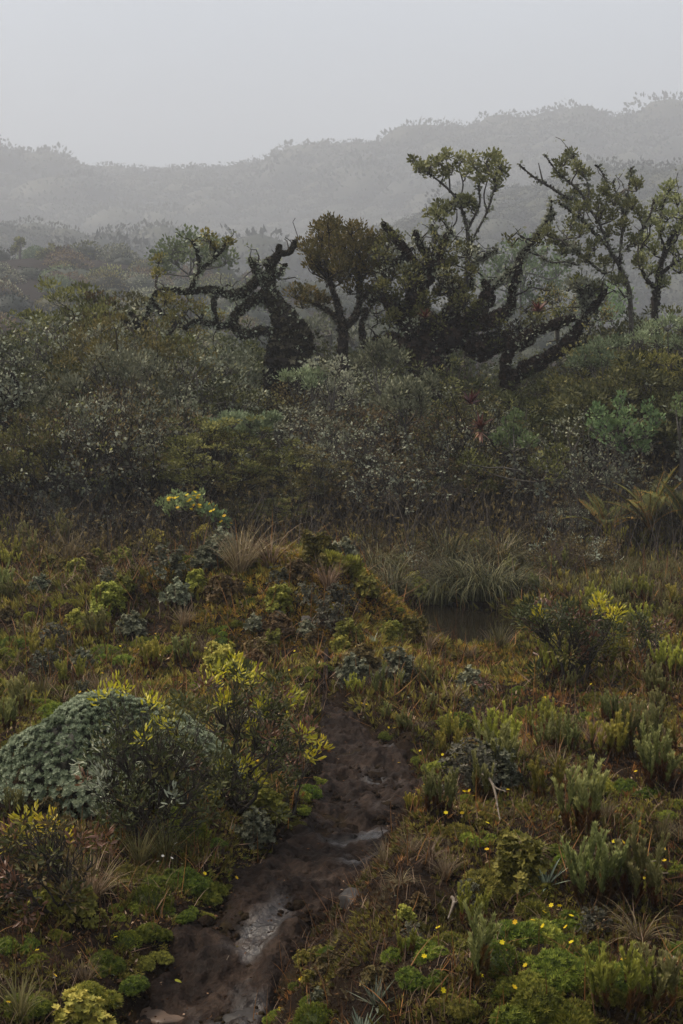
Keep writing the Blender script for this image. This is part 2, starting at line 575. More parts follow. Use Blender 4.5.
def mudmat():
    m, nt, out = newmat('wet_mud')
    N, Lk = nt.nodes, nt.links
    tc = N.new('ShaderNodeTexCoord')
    n1 = N.new('ShaderNodeTexNoise'); n1.inputs['Scale'].default_value = 9; n1.inputs['Detail'].default_value = 8; n1.inputs['Roughness'].default_value = .65
    n2 = N.new('ShaderNodeTexNoise'); n2.inputs['Scale'].default_value = 70; n2.inputs['Detail'].default_value = 6
    at = N.new('ShaderNodeAttribute'); at.attribute_name = 'var'      # wetness
    for n in (n1, n2): Lk.new(tc.outputs['Object'], n.inputs['Vector'])
    r1 = ramp(nt, [(.006, .004, .003), (.017, .0105, .0075), (.042, .028, .020)], [.3, .5, .72])
    Lk.new(n1.outputs[0], r1.inputs[0])
    mu = N.new('ShaderNodeMixRGB'); mu.blend_type = 'MULTIPLY'; mu.inputs[0].default_value = 1
    r2 = ramp(nt, [(.6, .6, .6), (1.4, 1.35, 1.3)], [.3, .7]); Lk.new(n2.outputs[0], r2.inputs[0])
    Lk.new(r1.outputs[0], mu.inputs[1]); Lk.new(r2.outputs[0], mu.inputs[2])
    b = N.new('ShaderNodeBsdfPrincipled')
    Lk.new(mu.outputs[0], b.inputs['Base Color'])
    # roughness from wetness, broken up by noise
    ad = N.new('ShaderNodeMath'); ad.operation = 'MULTIPLY_ADD'
    Lk.new(n1.outputs[0], ad.inputs[0]); ad.inputs[1].default_value = .5; ad.inputs[2].default_value = -.25
    ad2 = N.new('ShaderNodeMath'); ad2.operation = 'ADD'
    Lk.new(ad.outputs[0], ad2.inputs[0]); Lk.new(at.outputs['Fac'], ad2.inputs[1])
    mr = N.new('ShaderNodeMapRange'); mr.inputs['From Min'].default_value = .15; mr.inputs['From Max'].default_value = .8
    mr.inputs['To Min'].default_value = .68; mr.inputs['To Max'].default_value = .27
    ms = N.new('ShaderNodeMapRange'); ms.inputs['From Min'].default_value = .1; ms.inputs['From Max'].default_value = .6; ms.inputs['To Min'].default_value = .08; ms.inputs['To Max'].default_value = .6
    Lk.new(ad2.outputs[0], ms.inputs['Value']); Lk.new(ms.outputs[0], b.inputs['Specular IOR Level'])
    Lk.new(ad2.outputs[0], mr.inputs['Value']); Lk.new(mr.outputs[0], b.inputs['Roughness'])
    bp = N.new('ShaderNodeBump'); bp.inputs['Strength'].default_value = .9; bp.inputs['Distance'].default_value = .012
    Lk.new(n2.outputs[0], bp.inputs['Height']); Lk.new(bp.outputs[0], b.inputs['Normal'])
    Lk.new(b.outputs[0], out.inputs[0])
    return m


def stonemat(name, c1, c2, rough=.45):
    m = barkmat(name, c1, c2, None, 18, rough, .6)
    m.node_tree.nodes['Principled BSDF'].inputs['Specular IOR Level'].default_value = .25
    return m


M['soil'] = soilmat()
M['mud'] = mudmat()
M['stone'] = stonemat('wet_stone', (.014, .012, .011), (.040, .033, .029), .6)
M['stonewarm'] = stonemat('warm_stone', (.05, .032, .022), (.12, .08, .055))
mw, nt, out = newmat('pond_water')
b = nt.nodes.new('ShaderNodeBsdfPrincipled')
b.inputs['Base Color'].default_value = (.010, .008, .005, 1)
b.inputs['Specular IOR Level'].default_value = .3
b.inputs['Roughness'].default_value = .06
tn = nt.nodes.new('ShaderNodeTexNoise'); tn.inputs['Scale'].default_value = 9
bp = nt.nodes.new('ShaderNodeBump'); bp.inputs['Strength'].default_value = .12; bp.inputs['Distance'].default_value = .01
nt.links.new(tn.outputs[0], bp.inputs['Height']); nt.links.new(bp.outputs[0], b.inputs['Normal'])
nt.links.new(b.outputs[0], out.inputs[0])
M['water'] = mw


# ---------------------------------------------------------------- object helpers
REG = []      # (object, px, py, kind phrase ...) for automatic labels


def link(name, me, parent=None):
    o = bpy.data.objects.new(name, me)
    COL.objects.link(o)
    if parent: o.parent = parent
    return o


def empty(name, loc, rz=0.0, s=1.0):
    o = link(name, None)
    o.location = [float(v) for v in loc]
    o.rotation_euler = (0, 0, rz)
    o.scale = (s, s, s)
    o.empty_display_size = .1
    return o


def tag(o, label=None, cat=None, group=None, kind=None):
    if label: o['label'] = label
    if cat: o['category'] = cat
    if group: o['group'] = group
    if kind: o['kind'] = kind
    return o


class Proto:
    """a plant kind: list of (part_name, mesh, [subparts]); placed many times with shared meshes"""
    def __init__(self, name, parts): self.name, self.parts = name, parts

    def place(self, loc, rz=0., s=1., tilt=None, label=None, cat=None, group=None):
        if len(self.parts) == 1:
            r = link(self.name, self.parts[0][1])
            r.location = [float(v) for v in loc]; r.rotation_euler = (0, 0, rz); r.scale = (s, s, s)
        else:
            r = empty(self.name, loc, rz, s)
            for pn, me in self.parts:
                o = link(pn, me, r)
                if pn == 'lichen': o['kind'] = 'stuff'
        if tilt: r.rotation_euler = (tilt[0], tilt[1], rz)
        tag(r, label, cat, group)
        return r


# ---------------------------------------------------------------- world, light, camera
w = bpy.data.worlds.new('World')
sc.world = w
w.use_nodes = True
nt = w.node_tree
nt.nodes.clear()
SUN_EL, SUN_AZ = math.radians(55), math.radians(-70)     # azimuth from +Y towards +X
sky = nt.nodes.new('ShaderNodeTexSky')
sky.sky_type = 'NISHITA'
sky.sun_disc = False
sky.sun_elevation = SUN_EL
sky.sun_rotation = SUN_AZ
sky.dust_density = 5
bg1 = nt.nodes.new('ShaderNodeBackground'); bg1.inputs[1].default_value = .05
nt.links.new(sky.outputs[0], bg1.inputs[0])
tc = nt.nodes.new('ShaderNodeTexCoord')
sx = nt.nodes.new('ShaderNodeSeparateXYZ'); nt.links.new(tc.outputs['Generated'], sx.inputs[0])
r = ramp(nt, [(.42, .435, .46), (.86, .91, .96), (1.0, 1.02, 1.03), (1.15, 1.15, 1.14)], [0, .25, .45, 1])
nt.links.new(sx.outputs['Z'], r.inputs[0])
nz = nt.nodes.new('ShaderNodeTexNoise'); nz.inputs['Scale'].default_value = 1.6; nz.inputs['Detail'].default_value = 3
nt.links.new(tc.outputs['Generated'], nz.inputs['Vector'])
r2 = ramp(nt, [(.82, .83, .85), (1.12, 1.12, 1.11)], [.3, .7]); nt.links.new(nz.outputs[0], r2.inputs[0])
mu = nt.nodes.new('ShaderNodeMixRGB'); mu.blend_type = 'MULTIPLY'; mu.inputs[0].default_value = 1
nt.links.new(r.outputs[0], mu.inputs[1]); nt.links.new(r2.outputs[0], mu.inputs[2])
bg2 = nt.nodes.new('ShaderNodeBackground'); bg2.inputs[1].default_value = .66
nt.links.new(mu.outputs[0], bg2.inputs[0])
ad = nt.nodes.new('ShaderNodeAddShader')
nt.links.new(bg1.outputs[0], ad.inputs[0]); nt.links.new(bg2.outputs[0], ad.inputs[1])
wo = nt.nodes.new('ShaderNodeOutputWorld'); nt.links.new(ad.outputs[0], wo.inputs[0])

sun = bpy.data.lights.new('sun', 'SUN')
sun.energy = 4.3
sun.angle = math.radians(10)
sun.color = (1, .89, .74)
so = link('sun', sun)
from mathutils import Vector
sd = Vector((math.sin(SUN_AZ) * math.cos(SUN_EL), math.cos(SUN_AZ) * math.cos(SUN_EL), math.sin(SUN_EL)))
so.rotation_euler = sd.to_track_quat('Z', 'Y').to_euler()
so.location = (-5, 0, 10)

cam = bpy.data.cameras.new('camera')
cam.lens = 50; cam.sensor_fit = 'VERTICAL'; cam.sensor_height = 36; cam.sensor_width = 24
cam.clip_end = 2000
cam.clip_start = .05
co = link('camera', cam)
co.location = CAM
co.rotation_euler = (math.radians(90) - PITCH, 0, 0)
sc.camera = co
sc.view_settings.view_transform = 'Standard'
sc.view_settings.look = 'None'
sc.view_settings.gamma = 1
sc.view_settings.exposure = 0.06
sc.render.engine = 'CYCLES'
cy = sc.cycles
cy.max_bounces = 5; cy.diffuse_bounces = 2; cy.glossy_bounces = 2; cy.transmission_bounces = 2
cy.transparent_max_bounces = 6; cy.volume_bounces = 1
cy.use_denoising = True
cy.use_adaptive_sampling = True
cy.adaptive_threshold = .02
sc.render.use_persistent_data = False

# ---------------------------------------------------------------- terrain mesh
ys = np.r_[np.arange(-9, 2, .12), np.arange(2, 9, .022), 9 * 1.0205 ** np.arange(0, 226)]
us = np.linspace(-1, 1, 401)
Y, U = np.meshgrid(ys, us, indexing='ij')
W = 12 + np.clip(Y, 0, None) * .9
X = 3 * U + (W - 3) * U ** 5
Z = height(X, Y)
Z = Z + (1 - sstep(10, 16, Y)) * .012 * fbm(X * 14, Y * 14, 0, 3, 31)
nr, nc = X.shape
i = np.arange(nr - 1)[:, None] * nc
j = np.arange(nc - 1)[None]
Q = np.stack([i + j, i + j + 1, i + nc + j + 1, i + nc + j], -1).reshape(-1, 4)
a = Acc(); a.add(np.stack([X, Y, Z], -1).reshape(-1, 3), Q)
g = link('ground', a.mesh('ground', M['soil'], True)); tag(g, kind='structure')

# path strip
ys = np.arange(1.0, 8.3, .012)
us = np.linspace(-1, 1, 81)
Y, U = np.meshgrid(ys, us, indexing='ij')
Wd = phw(Y) + .13
X = pcx(Y) + U * Wd
s = np.abs(U) * Wd / phw(Y)
Z = height(X, Y)
lum = .020 * fbm(X * 7, Y * 5, 0, 2, 41) + .017 * fbm(X * 19, Y * 15, 0, 3, 43) + .016 * (1 - np.abs(fbm(X * 12, Y * 8, 0, 3, 44))) + .007 * fbm(X * 45, Y * 38, 0, 2, 46)
# water smoothed patches (world spots taken from where the photo shows sheen)
wet = np.zeros_like(X)
for (px, py, rx, ry, am) in [(250, 955, .06, .16, .95), (215, 990, .08, .14, .95), (235, 1012, .10, .12, .8), (280, 925, .05, .14, .7), (318, 893, .07, .09, .5),
                             (374, 832, .05, .06, 1.1), (350, 838, .09, .06, .6), (392, 800, .07, .15, .45), (388, 765, .10, .12, .55), (400, 745, .07, .15, .4), (360, 860, .08, .06, .5)]:
    c = flat(px, py, -.03)
    wet += am * np.exp(-(((X - c[0]) / rx) ** 2 + ((Y - c[1]) / ry) ** 2))
wet = np.clip(wet * (.78 + 1.0 * fbm(X * 9, Y * 5, 0, 4, 71)), 0, 1)
Z = Z + lum * (1 - .55 * wet) + .012 - .05 * sstep(.85, 1.25, s)
nr, nc = X.shape
i = np.arange(nr - 1)[:, None] * nc
j = np.arange(nc - 1)[None]
Q = np.stack([i + j, i + j + 1, i + nc + j + 1, i + nc + j], -1).reshape(-1, 4)
a = Acc(); a.add(np.stack([X, Y, Z], -1).reshape(-1, 3), Q, None, wet.ravel())
g = link('path', a.mesh('path', M['mud'], True)); tag(g, kind='structure')


def ZP(x, y): return hz(x, y)


# pond
PZ = -.33
th = np.linspace(0, 2 * PI, 64, endpoint=False)
a = Acc()
V = np.stack([.90 + np.cos(th) * 1.15, 10.8 + np.sin(th) * 1.45, np.full(64, PZ)], -1)
V = np.r_[V, [[.92, 10.9, PZ]]]
a.add(V, None, [(k, (k + 1) % 64, 64) for k in range(64)])
g = link('water', a.mesh('water', M['water'])); tag(g, kind='structure')

# haze
bm_v = A3([(x, y, z) for x in (-870, 870) for y in (-25, 890) for z in (-45, 150)])
a = Acc(); a.add(bm_v, [(0, 1, 3, 2), (4, 6, 7, 5), (0, 4, 5, 1), (2, 3, 7, 6), (0, 2, 6, 4), (1, 5, 7, 3)])
mh, nt, out = newmat('mist')
pv = nt.nodes.new('ShaderNodeVolumePrincipled')
pv.inputs['Color'].default_value = (.77, .80, .86, 1)
pv.inputs['Density'].default_value = .00175
pv.inputs['Anisotropy'].default_value = .1
nt.links.new(pv.outputs[0], out.inputs['Volume'])
g = link('haze', a.mesh('haze', mh)); tag(g, kind='stuff')


# ================================================================ PLANT KINDS
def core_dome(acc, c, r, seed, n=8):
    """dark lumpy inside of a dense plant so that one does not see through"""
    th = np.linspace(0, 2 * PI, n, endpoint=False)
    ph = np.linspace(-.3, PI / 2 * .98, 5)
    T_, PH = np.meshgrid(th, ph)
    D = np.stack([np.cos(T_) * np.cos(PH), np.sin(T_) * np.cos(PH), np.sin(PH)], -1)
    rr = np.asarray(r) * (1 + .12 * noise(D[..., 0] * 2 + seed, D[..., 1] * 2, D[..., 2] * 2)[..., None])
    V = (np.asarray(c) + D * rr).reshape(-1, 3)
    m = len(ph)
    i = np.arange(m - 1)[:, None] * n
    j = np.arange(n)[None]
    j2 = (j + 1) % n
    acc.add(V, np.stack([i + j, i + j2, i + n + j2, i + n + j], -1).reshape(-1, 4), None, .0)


def make_cushion(seed, mat, nl, spr, L, per, tall=.75):
    r = np.random.default_rng(seed)
    a = Acc()
    for k in range(nl):
        if nl == 1: c, R_ = np.zeros(3), .9
        else:
            an = r.uniform(0, 2 * PI); q = math.sqrt(r.uniform(0, 1)) * .72
            c = np.array([math.cos(an) * q, math.sin(an) * q, -.08 + .28 * (1 - q) * r.uniform(.2, 1)]); R_ = r.uniform(.26, .48)
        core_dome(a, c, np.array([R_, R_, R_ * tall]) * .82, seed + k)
        n = int(per * R_ * R_)
        D = norm(r.normal(0, 1, (n, 3))); D[:, 2] = np.abs(D[:, 2]) - .15; D = norm(D)
        lump = 1 + .16 * noise(D[:, 0] * 3.5 + seed * 3.1 + k, D[:, 1] * 3.5, D[:, 2] * 3.5) + .05 * r.normal(0, 1, n)
        p = c + D * lump[:, None] * np.array([R_, R_, R_ * tall]) * .93
        v = np.clip(.45 + .9 * (lump - 1) / .2 * .5 + r.uniform(-.35, .35, n), 0, 1)
        inst(a, spr, p, frames(D + np.array([0, 0, .35]) + r.normal(0, .22, (n, 3)), None, r), L * r.uniform(.7, 1.3, n), v)
    return a.mesh('cushion', mat)


CU = []
for k, (mat, nl) in enumerate([('cushion', 6), ('cushion_lime', 5), ('cushion_olive', 7), ('cushion', 1), ('cushion_lime', 8), ('cushion_olive', 4), ('cushion', 9)]):
    CU.append((mat, make_cushion(100 + k, M[mat], nl, SPR if k % 2 == 0 else SPR2, .100, 2600 if nl > 1 else 1700)))


def make_upright(seed, mat, ns=16, H=1.0):
    """bundle of erect stems clothed in needle leaves; brown lower down"""
    r = np.random.default_rng(seed)
    f, d, s = Acc(), Acc(), Acc()
    for k in range(ns):
        an = r.uniform(0, 2 * PI); q = math.sqrt(r.uniform(0, 1)) * .2
        b = np.array([math.cos(an) * q, math.sin(an) * q, -.03])
        lean = r.uniform(.05, .45)
        h = H * r.uniform(.55, 1.0) * (1 - .25 * q / .2)
        t = b + np.array([math.cos(an) * lean * h * .75 + r.normal(0, .03), math.sin(an) * lean * h * .75, h])
        p = bezier(b, t, r, .04, 7)
        tube(s, p, np.linspace(.014, .006, 7), 3)
        n = int(120 * h)
        u = np.sort(r.uniform(.12, 1.0, n))
        pos = np.stack([np.interp(u, np.linspace(0, 1, 7), p[:, i]) for i in range(3)], -1)
        dr = norm(t - b)
        rad = .035 * (1.2 - .6 * u)
        green = u > r.uniform(.22, .55)
        for sel, acc in ((green, f), (~green, d)):
            m_ = int(sel.sum())
            if m_ == 0: continue
            inst(acc, SPR2, pos[sel] - dr * .015, frames(np.tile(dr, (m_, 1)) + r.normal(0, .12, (m_, 3)), None, r),
                 (.085 * (1.15 - .45 * u[sel])) * r.uniform(.8, 1.2, m_), np.clip(u[sel] * .75 + r.uniform(-.2, .3, m_), 0, 1))
        # side shoots
        for q_ in range(r.integers(1, 4)):
            uu = r.uniform(.35, .8)
            b2 = np.array([np.interp(uu, np.linspace(0, 1, 7), p[:, i]) for i in range(3)])
            a2 = r.uniform(0, 2 * PI)
            t2 = b2 + np.array([math.cos(a2) * .08, math.sin(a2) * .08, r.uniform(.14, .26)]) * H
            n2 = 22
            u2 = np.linspace(0, 1, n2)[:, None]
            pp = b2 * (1 - u2) + t2 * u2
            inst(f, SPR2, pp, frames(np.tile(t2 - b2, (n2, 1)) + r.normal(0, .02, (n2, 3)), None, r), .062 * r.uniform(.8, 1.2, n2),
                 np.clip(.5 + u2[:, 0] * .4 + r.uniform(-.2, .2, n2), 0, 1))
    return Proto('upright_shrub', [('foliage', f.mesh('foliage', mat)), ('dry_foliage', d.mesh('dry_foliage', M['drybrown'])), ('stem', s.mesh('stem', M['twig']))])


UP = [make_upright(200, M['upright'], 11), make_upright(201, M['upright_y'], 9), make_upright(202, M['upright'], 16), make_upright(203, M['upright_y'], 14),
      make_upright(204, M['upright'], 6)]


def make_tuft(seed, mat, n=90, L=1.0, elev=(55, 88), droop=(.3, 1.4), w=.018, name='grass_tuft', base=.10):
    r = np.random.default_rng(seed)
    a = Acc()
    an = r.uniform(0, 2 * PI, n)
    q = np.sqrt(r.uniform(0, 1, n)) * base
    b = np.stack([np.cos(an) * q, np.sin(an) * q, np.full(n, -.02)], -1)
    blades(a, b, an + r.normal(0, .5, n), np.radians(r.uniform(*elev, n)), L * r.uniform(.5, 1.1, n), r.uniform(*droop, n), w * r.uniform(.7, 1.3, n), 6, None, r)
    return Proto(name, [('blades', a.mesh('blades', mat))])


TU = [make_tuft(300, M['drygrass'], 130), make_tuft(301, M['grass'], 110), make_tuft(302, M['drygrass'], 70, 1, (30, 80), (.6, 2.2))]
SEDGE = [make_tuft(310, M['sedge'], 320, 1.0, (60, 92), (1.6, 3.4), .013, 'sedge_clump', .24), make_tuft(311, M['sedge'], 260, 1.0, (60, 92), (1.4, 3.3), .014, 'sedge_clump', .28)]
ROS = [make_tuft(320, M['silverspike'], 34, 1.0, (8, 85), (-.2, .3), .10, 'rosette_plant', .03)]


def make_twiggy(seed, matleaf, ntip=60, leafL=.11, nleaf=5, shape=(1, 1, .9), rt=.02, tpl=SPRB, mat2='twig'):
    r = np.random.default_rng(seed)
    D = norm(r.normal(0, 1, (ntip, 3))); D[:, 2] = np.abs(D[:, 2]) * 1.1 + .05; D = norm(D)
    tips = D * np.array(shape) * r.uniform(.62, 1.0, (ntip, 1)) * np.array([.6, .6, 1])
    b, f = Acc(), Acc()
    dirs, tw = skeleton(b, tips, np.zeros(3), 5, 4, rt, r, .1)
    leaves_at(f, tips, dirs, nleaf, .07, leafL, tpl, .6, .8, r)
    sel = tw[r.choice(len(tw), min(len(tw), ntip * 4))]
    sel = sel[sel[:, 2] > .2]
    leaves_at(f, sel, np.tile([0, 0, 1.], (len(sel), 1)), 2, .04, leafL * .8, tpl, .4, .5, r)
    return Proto('heath_shrub', [('foliage', f.mesh('foliage', matleaf)), ('branches', b.mesh('branches', M[mat2]))])


HE = [make_twiggy(400, M['cushion_olive']), make_twiggy(401, M['bleaf']), make_twiggy(402, M['gyleaf'], 70), make_twiggy(403, M['upright_y'], 80), make_twiggy(404, M['greyheath'], 60, .07, 4)]


# ---------------------------------------------------------------- shrubs and trees of the forest
def envelope_tips(r, n, rad, zc, zmin=-.35, lump=.18, seed=0):
    D = norm(r.normal(0, 1, (n * 3, 3)))
    D = D[D[:, 2] > zmin][:n]
    L = 1 + lump * 1.3 * noise(D[:, 0] * 2.2 + seed, D[:, 1] * 2.2, D[:, 2] * 2.2, seed)
    return D * np.array(rad) * (L * r.uniform(.72, 1.05, len(D)))[:, None] + np.array([0, 0, zc])


def make_shrub(seed, matleaf, H=1.8, Wd=.8, ntip=150, nleaf=42, leafL=.055, tpl=T_RHOMB, lich=.0, cl=.11, flatz=.8, updir=.5, name='forest_shrub', zmin=-.3, mat2='bark', hh=.55):
    r = np.random.default_rng(seed)
    tips = envelope_tips(r, ntip, (Wd, Wd, H * (1 - hh) * .98), H * hh, zmin, .3, seed)
    b, f, l = Acc(), Acc(), Acc()
    dirs, tw = skeleton(b, tips, np.array([0, 0, -.1]), 5, 5, .045, r, .12)
    leaves_at(f, tips, dirs, nleaf, cl, leafL, tpl, updir, .6, r, None, flatz)
    parts = [('foliage', f.mesh('foliage', matleaf)), ('branches', b.mesh('branches', M[mat2]))]
    if lich > 0:
        n = int(len(tw) * lich)
        p = tw[r.choice(len(tw), n)]
        p = p[p[:, 2] > H * .25]
        leaves_at(l, p, np.tile([0, 0, -.3], (len(p), 1)), 4, .035, .06, T_BROAD, -.1, .5, r)
        parts.append(('lichen', l.mesh('lichen', M['lichen'])))
    return Proto(name, parts)


SH = {
    'dark green': make_shrub(500, M['dleaf'], lich=.04),
    'olive': make_shrub(501, M['oleaf'], lich=.08, ntip=130, leafL=.065),
    'grey-green': make_shrub(502, M['gyleaf'], lich=.16, ntip=120, leafL=.06, mat2='greybark'),
    'brownish': make_shrub(503, M['bleaf'], lich=.12, ntip=90, nleaf=26, leafL=.045),
    'dark olive': make_shrub(504, M['oleaf'], lich=.06, Wd=1.0, ntip=190, nleaf=45, cl=.12, flatz=.4),
    'dusky green': make_shrub(505, M['dleaf'], lich=.08, Wd=.7, ntip=110, nleaf=50, leafL=.065),
    'rusty': make_shrub(506, M['obleaf'], lich=.05, ntip=130, nleaf=40, cl=.10, leafL=.05),
    'twiggy grey': make_shrub(507, M['gyleaf'], lich=.42, ntip=150, nleaf=9, leafL=.05, mat2='greybark'),
    'twiggy brown': make_shrub(508, M['bleaf'], lich=.15, ntip=170, nleaf=10, leafL=.04, H=1.4, Wd=.9),
}


# ================================================================ FOREST BEHIND THE POND
ENVX = [-150, 0, 60, 100, 150, 200, 250, 300, 350, 400, 450, 520, 560, 600, 640, 683, 850]
ENVY = [345, 335, 318, 300, 304, 330, 345, 360, 342, 345, 355, 358, 338, 330, 325, 318, 325]
LAB = []        # (object, phrase, world position) labelled at the end
GROUPN = {}


def reg(o, phrase, cat, group, pos):
    LAB.append((o, phrase, np.array(pos, float)))
    o['category'] = cat
    o['group'] = group


rf = np.random.default_rng(42)


def pick(px, row):
    if row >= 4:
        c = ['twiggy brown', 'brownish', 'twiggy grey', 'olive', 'twiggy brown', 'dark olive']
    elif px < 210:
        c = ['rusty', 'olive', 'dark green', 'dark olive', 'dusky green', 'dark olive', 'grey-green']
    elif px < 440:
        c = ['grey-green', 'twiggy grey', 'brownish', 'dusky green', 'grey-green', 'dark green', 'olive', 'twiggy brown']
    else:
        c = ['dark green', 'dusky green', 'dark olive', 'dark green', 'twiggy brown', 'olive', 'dusky green']
    return c[rf.integers(len(c))]


rows = [(23, 0, 95, .95), (20.6, 6, 88, .85), (17.6, 22, 84, .8), (16.4, 56, 78, .75), (15.3, 98, 74, .62), (14.3, 150, 66, .5)]
HP = {'twiggy brown': 1.4}
for ri, (d, drop, stepx, wid) in enumerate(rows):
    for px in np.arange(-140 + (ri % 2) * 40, 830, stepx):
        x0 = px + rf.uniform(-22, 22)
        dd = d + rf.uniform(-.5, .5)
        top = np.interp(x0, ENVX, ENVY) + drop + rf.uniform(-12, 16)
        k = pick(x0, ri)
        if 360 < x0 < 530 and ri == 5: continue
        if ri == 5: top = max(top, 508)
        if 585 < x0 and ri >= 4: top = max(top, 500)
        pt = P(x0, top, dd)
        gz = hz(pt[0], dd)
        Hh = max(.35, pt[2] - gz)
        s = Hh / (HP.get(k, 1.8) * .97)
        o = SH[k].place((pt[0], dd, gz), rf.uniform(0, 2 * PI), s)
        sx_ = wid / (.8 * s) * rf.uniform(.85, 1.15)
        o.scale = (s * min(max(sx_, .9), 1.7), s * min(max(sx_, .9), 1.7), s)
        reg(o, k + (' knee-high' if ri == 5 else '') + ' shrub', 'shrub', 'shrubs of the dense thicket', (pt[0], dd, pt[2] - .25))


# bare tangled shrubs hung with lichen in front of and among the leafy ones
def make_tangle(seed, bark, leaf, nl):
    r = np.random.default_rng(seed)
    tips = envelope_tips(r, 120, (.95, .95, .95), .75, -.25, .4, seed)
    b, f, l = Acc(), Acc(), Acc()
    dirs, tw = skeleton(b, tips, np.array([0, 0, -.1]), 6, 6, .060, r, .20, .45, .5, 6, .35)
    leaves_at(f, tips, dirs, nl, .08, .05, T_BROAD, .4, .6, r)
    p = tw[r.choice(len(tw), 210)]
    p = p[p[:, 2] > .35]
    leaves_at(l, p, np.tile([0, 0, -.6], (len(p), 1)), 9, .045, .045, T_BROAD, -.2, .6, r)
    return Proto('tangled_shrub', [('foliage', f.mesh('foliage', M[leaf])), ('branches', b.mesh('branches', M[bark])), ('lichen', l.mesh('lichen', M['lichen']))])


TG = [make_tangle(900, 'greybark', 'gyleaf', 7), make_tangle(901, 'bark', 'oleaf', 9), make_tangle(902, 'greybark', 'oleaf', 4), make_tangle(903, 'purplebark', 'gyleaf', 8)]
for k in range(40):
    d = rf.uniform(14.7, 19.5)
    px = rf.uniform(-30, 710) if k % 2 else rf.uniform(-20, 460)
    top = np.interp(px, ENVX, ENVY) + np.interp(d, [14.7, 17, 19.5], [120, 45, -4]) + rf.uniform(-22, 18)
    pt = P(px, top, d); gz = hz(pt[0], d)
    s = max(.35, (pt[2] - gz) / 1.62)
    i_ = rf.integers(4)
    o = TG[i_].place((pt[0], d, gz), rf.uniform(0, 6.28), s)
    reg(o, ['grey barked', 'dark barked', 'nearly bare grey', 'purplish barked'][i_] + ' tangled shrub', 'shrub', 'lichen hung tangled shrubs', (pt[0], d, pt[2] - .2))


# ---- hero trees
def smooth(pl, d, sub=5):
    c = np.array([P(p[0], p[1], d + (p[3] if len(p) > 3 else 0)) for p in pl])
    rr = np.array([p[2] * d / F for p in pl])
    n = len(c)
    e = np.r_[[2 * c[0] - c[1]], c, [2 * c[-1] - c[-2]]]
    out, ro = [], []
    for k in range(n - 1):
        p0, p1, p2, p3 = e[k:k + 4]
        for t in np.arange(sub) / sub:
            out.append(.5 * ((2 * p1) + (-p0 + p2) * t + (2 * p0 - 5 * p1 + 4 * p2 - p3) * t * t + (-p0 + 3 * p1 - 3 * p2 + p3) * t ** 3))
            ro.append(rr[k] * (1 - t) + rr[k + 1] * t)
    out.append(c[-1]); ro.append(rr[-1])
    return np.array(out), np.array(ro)


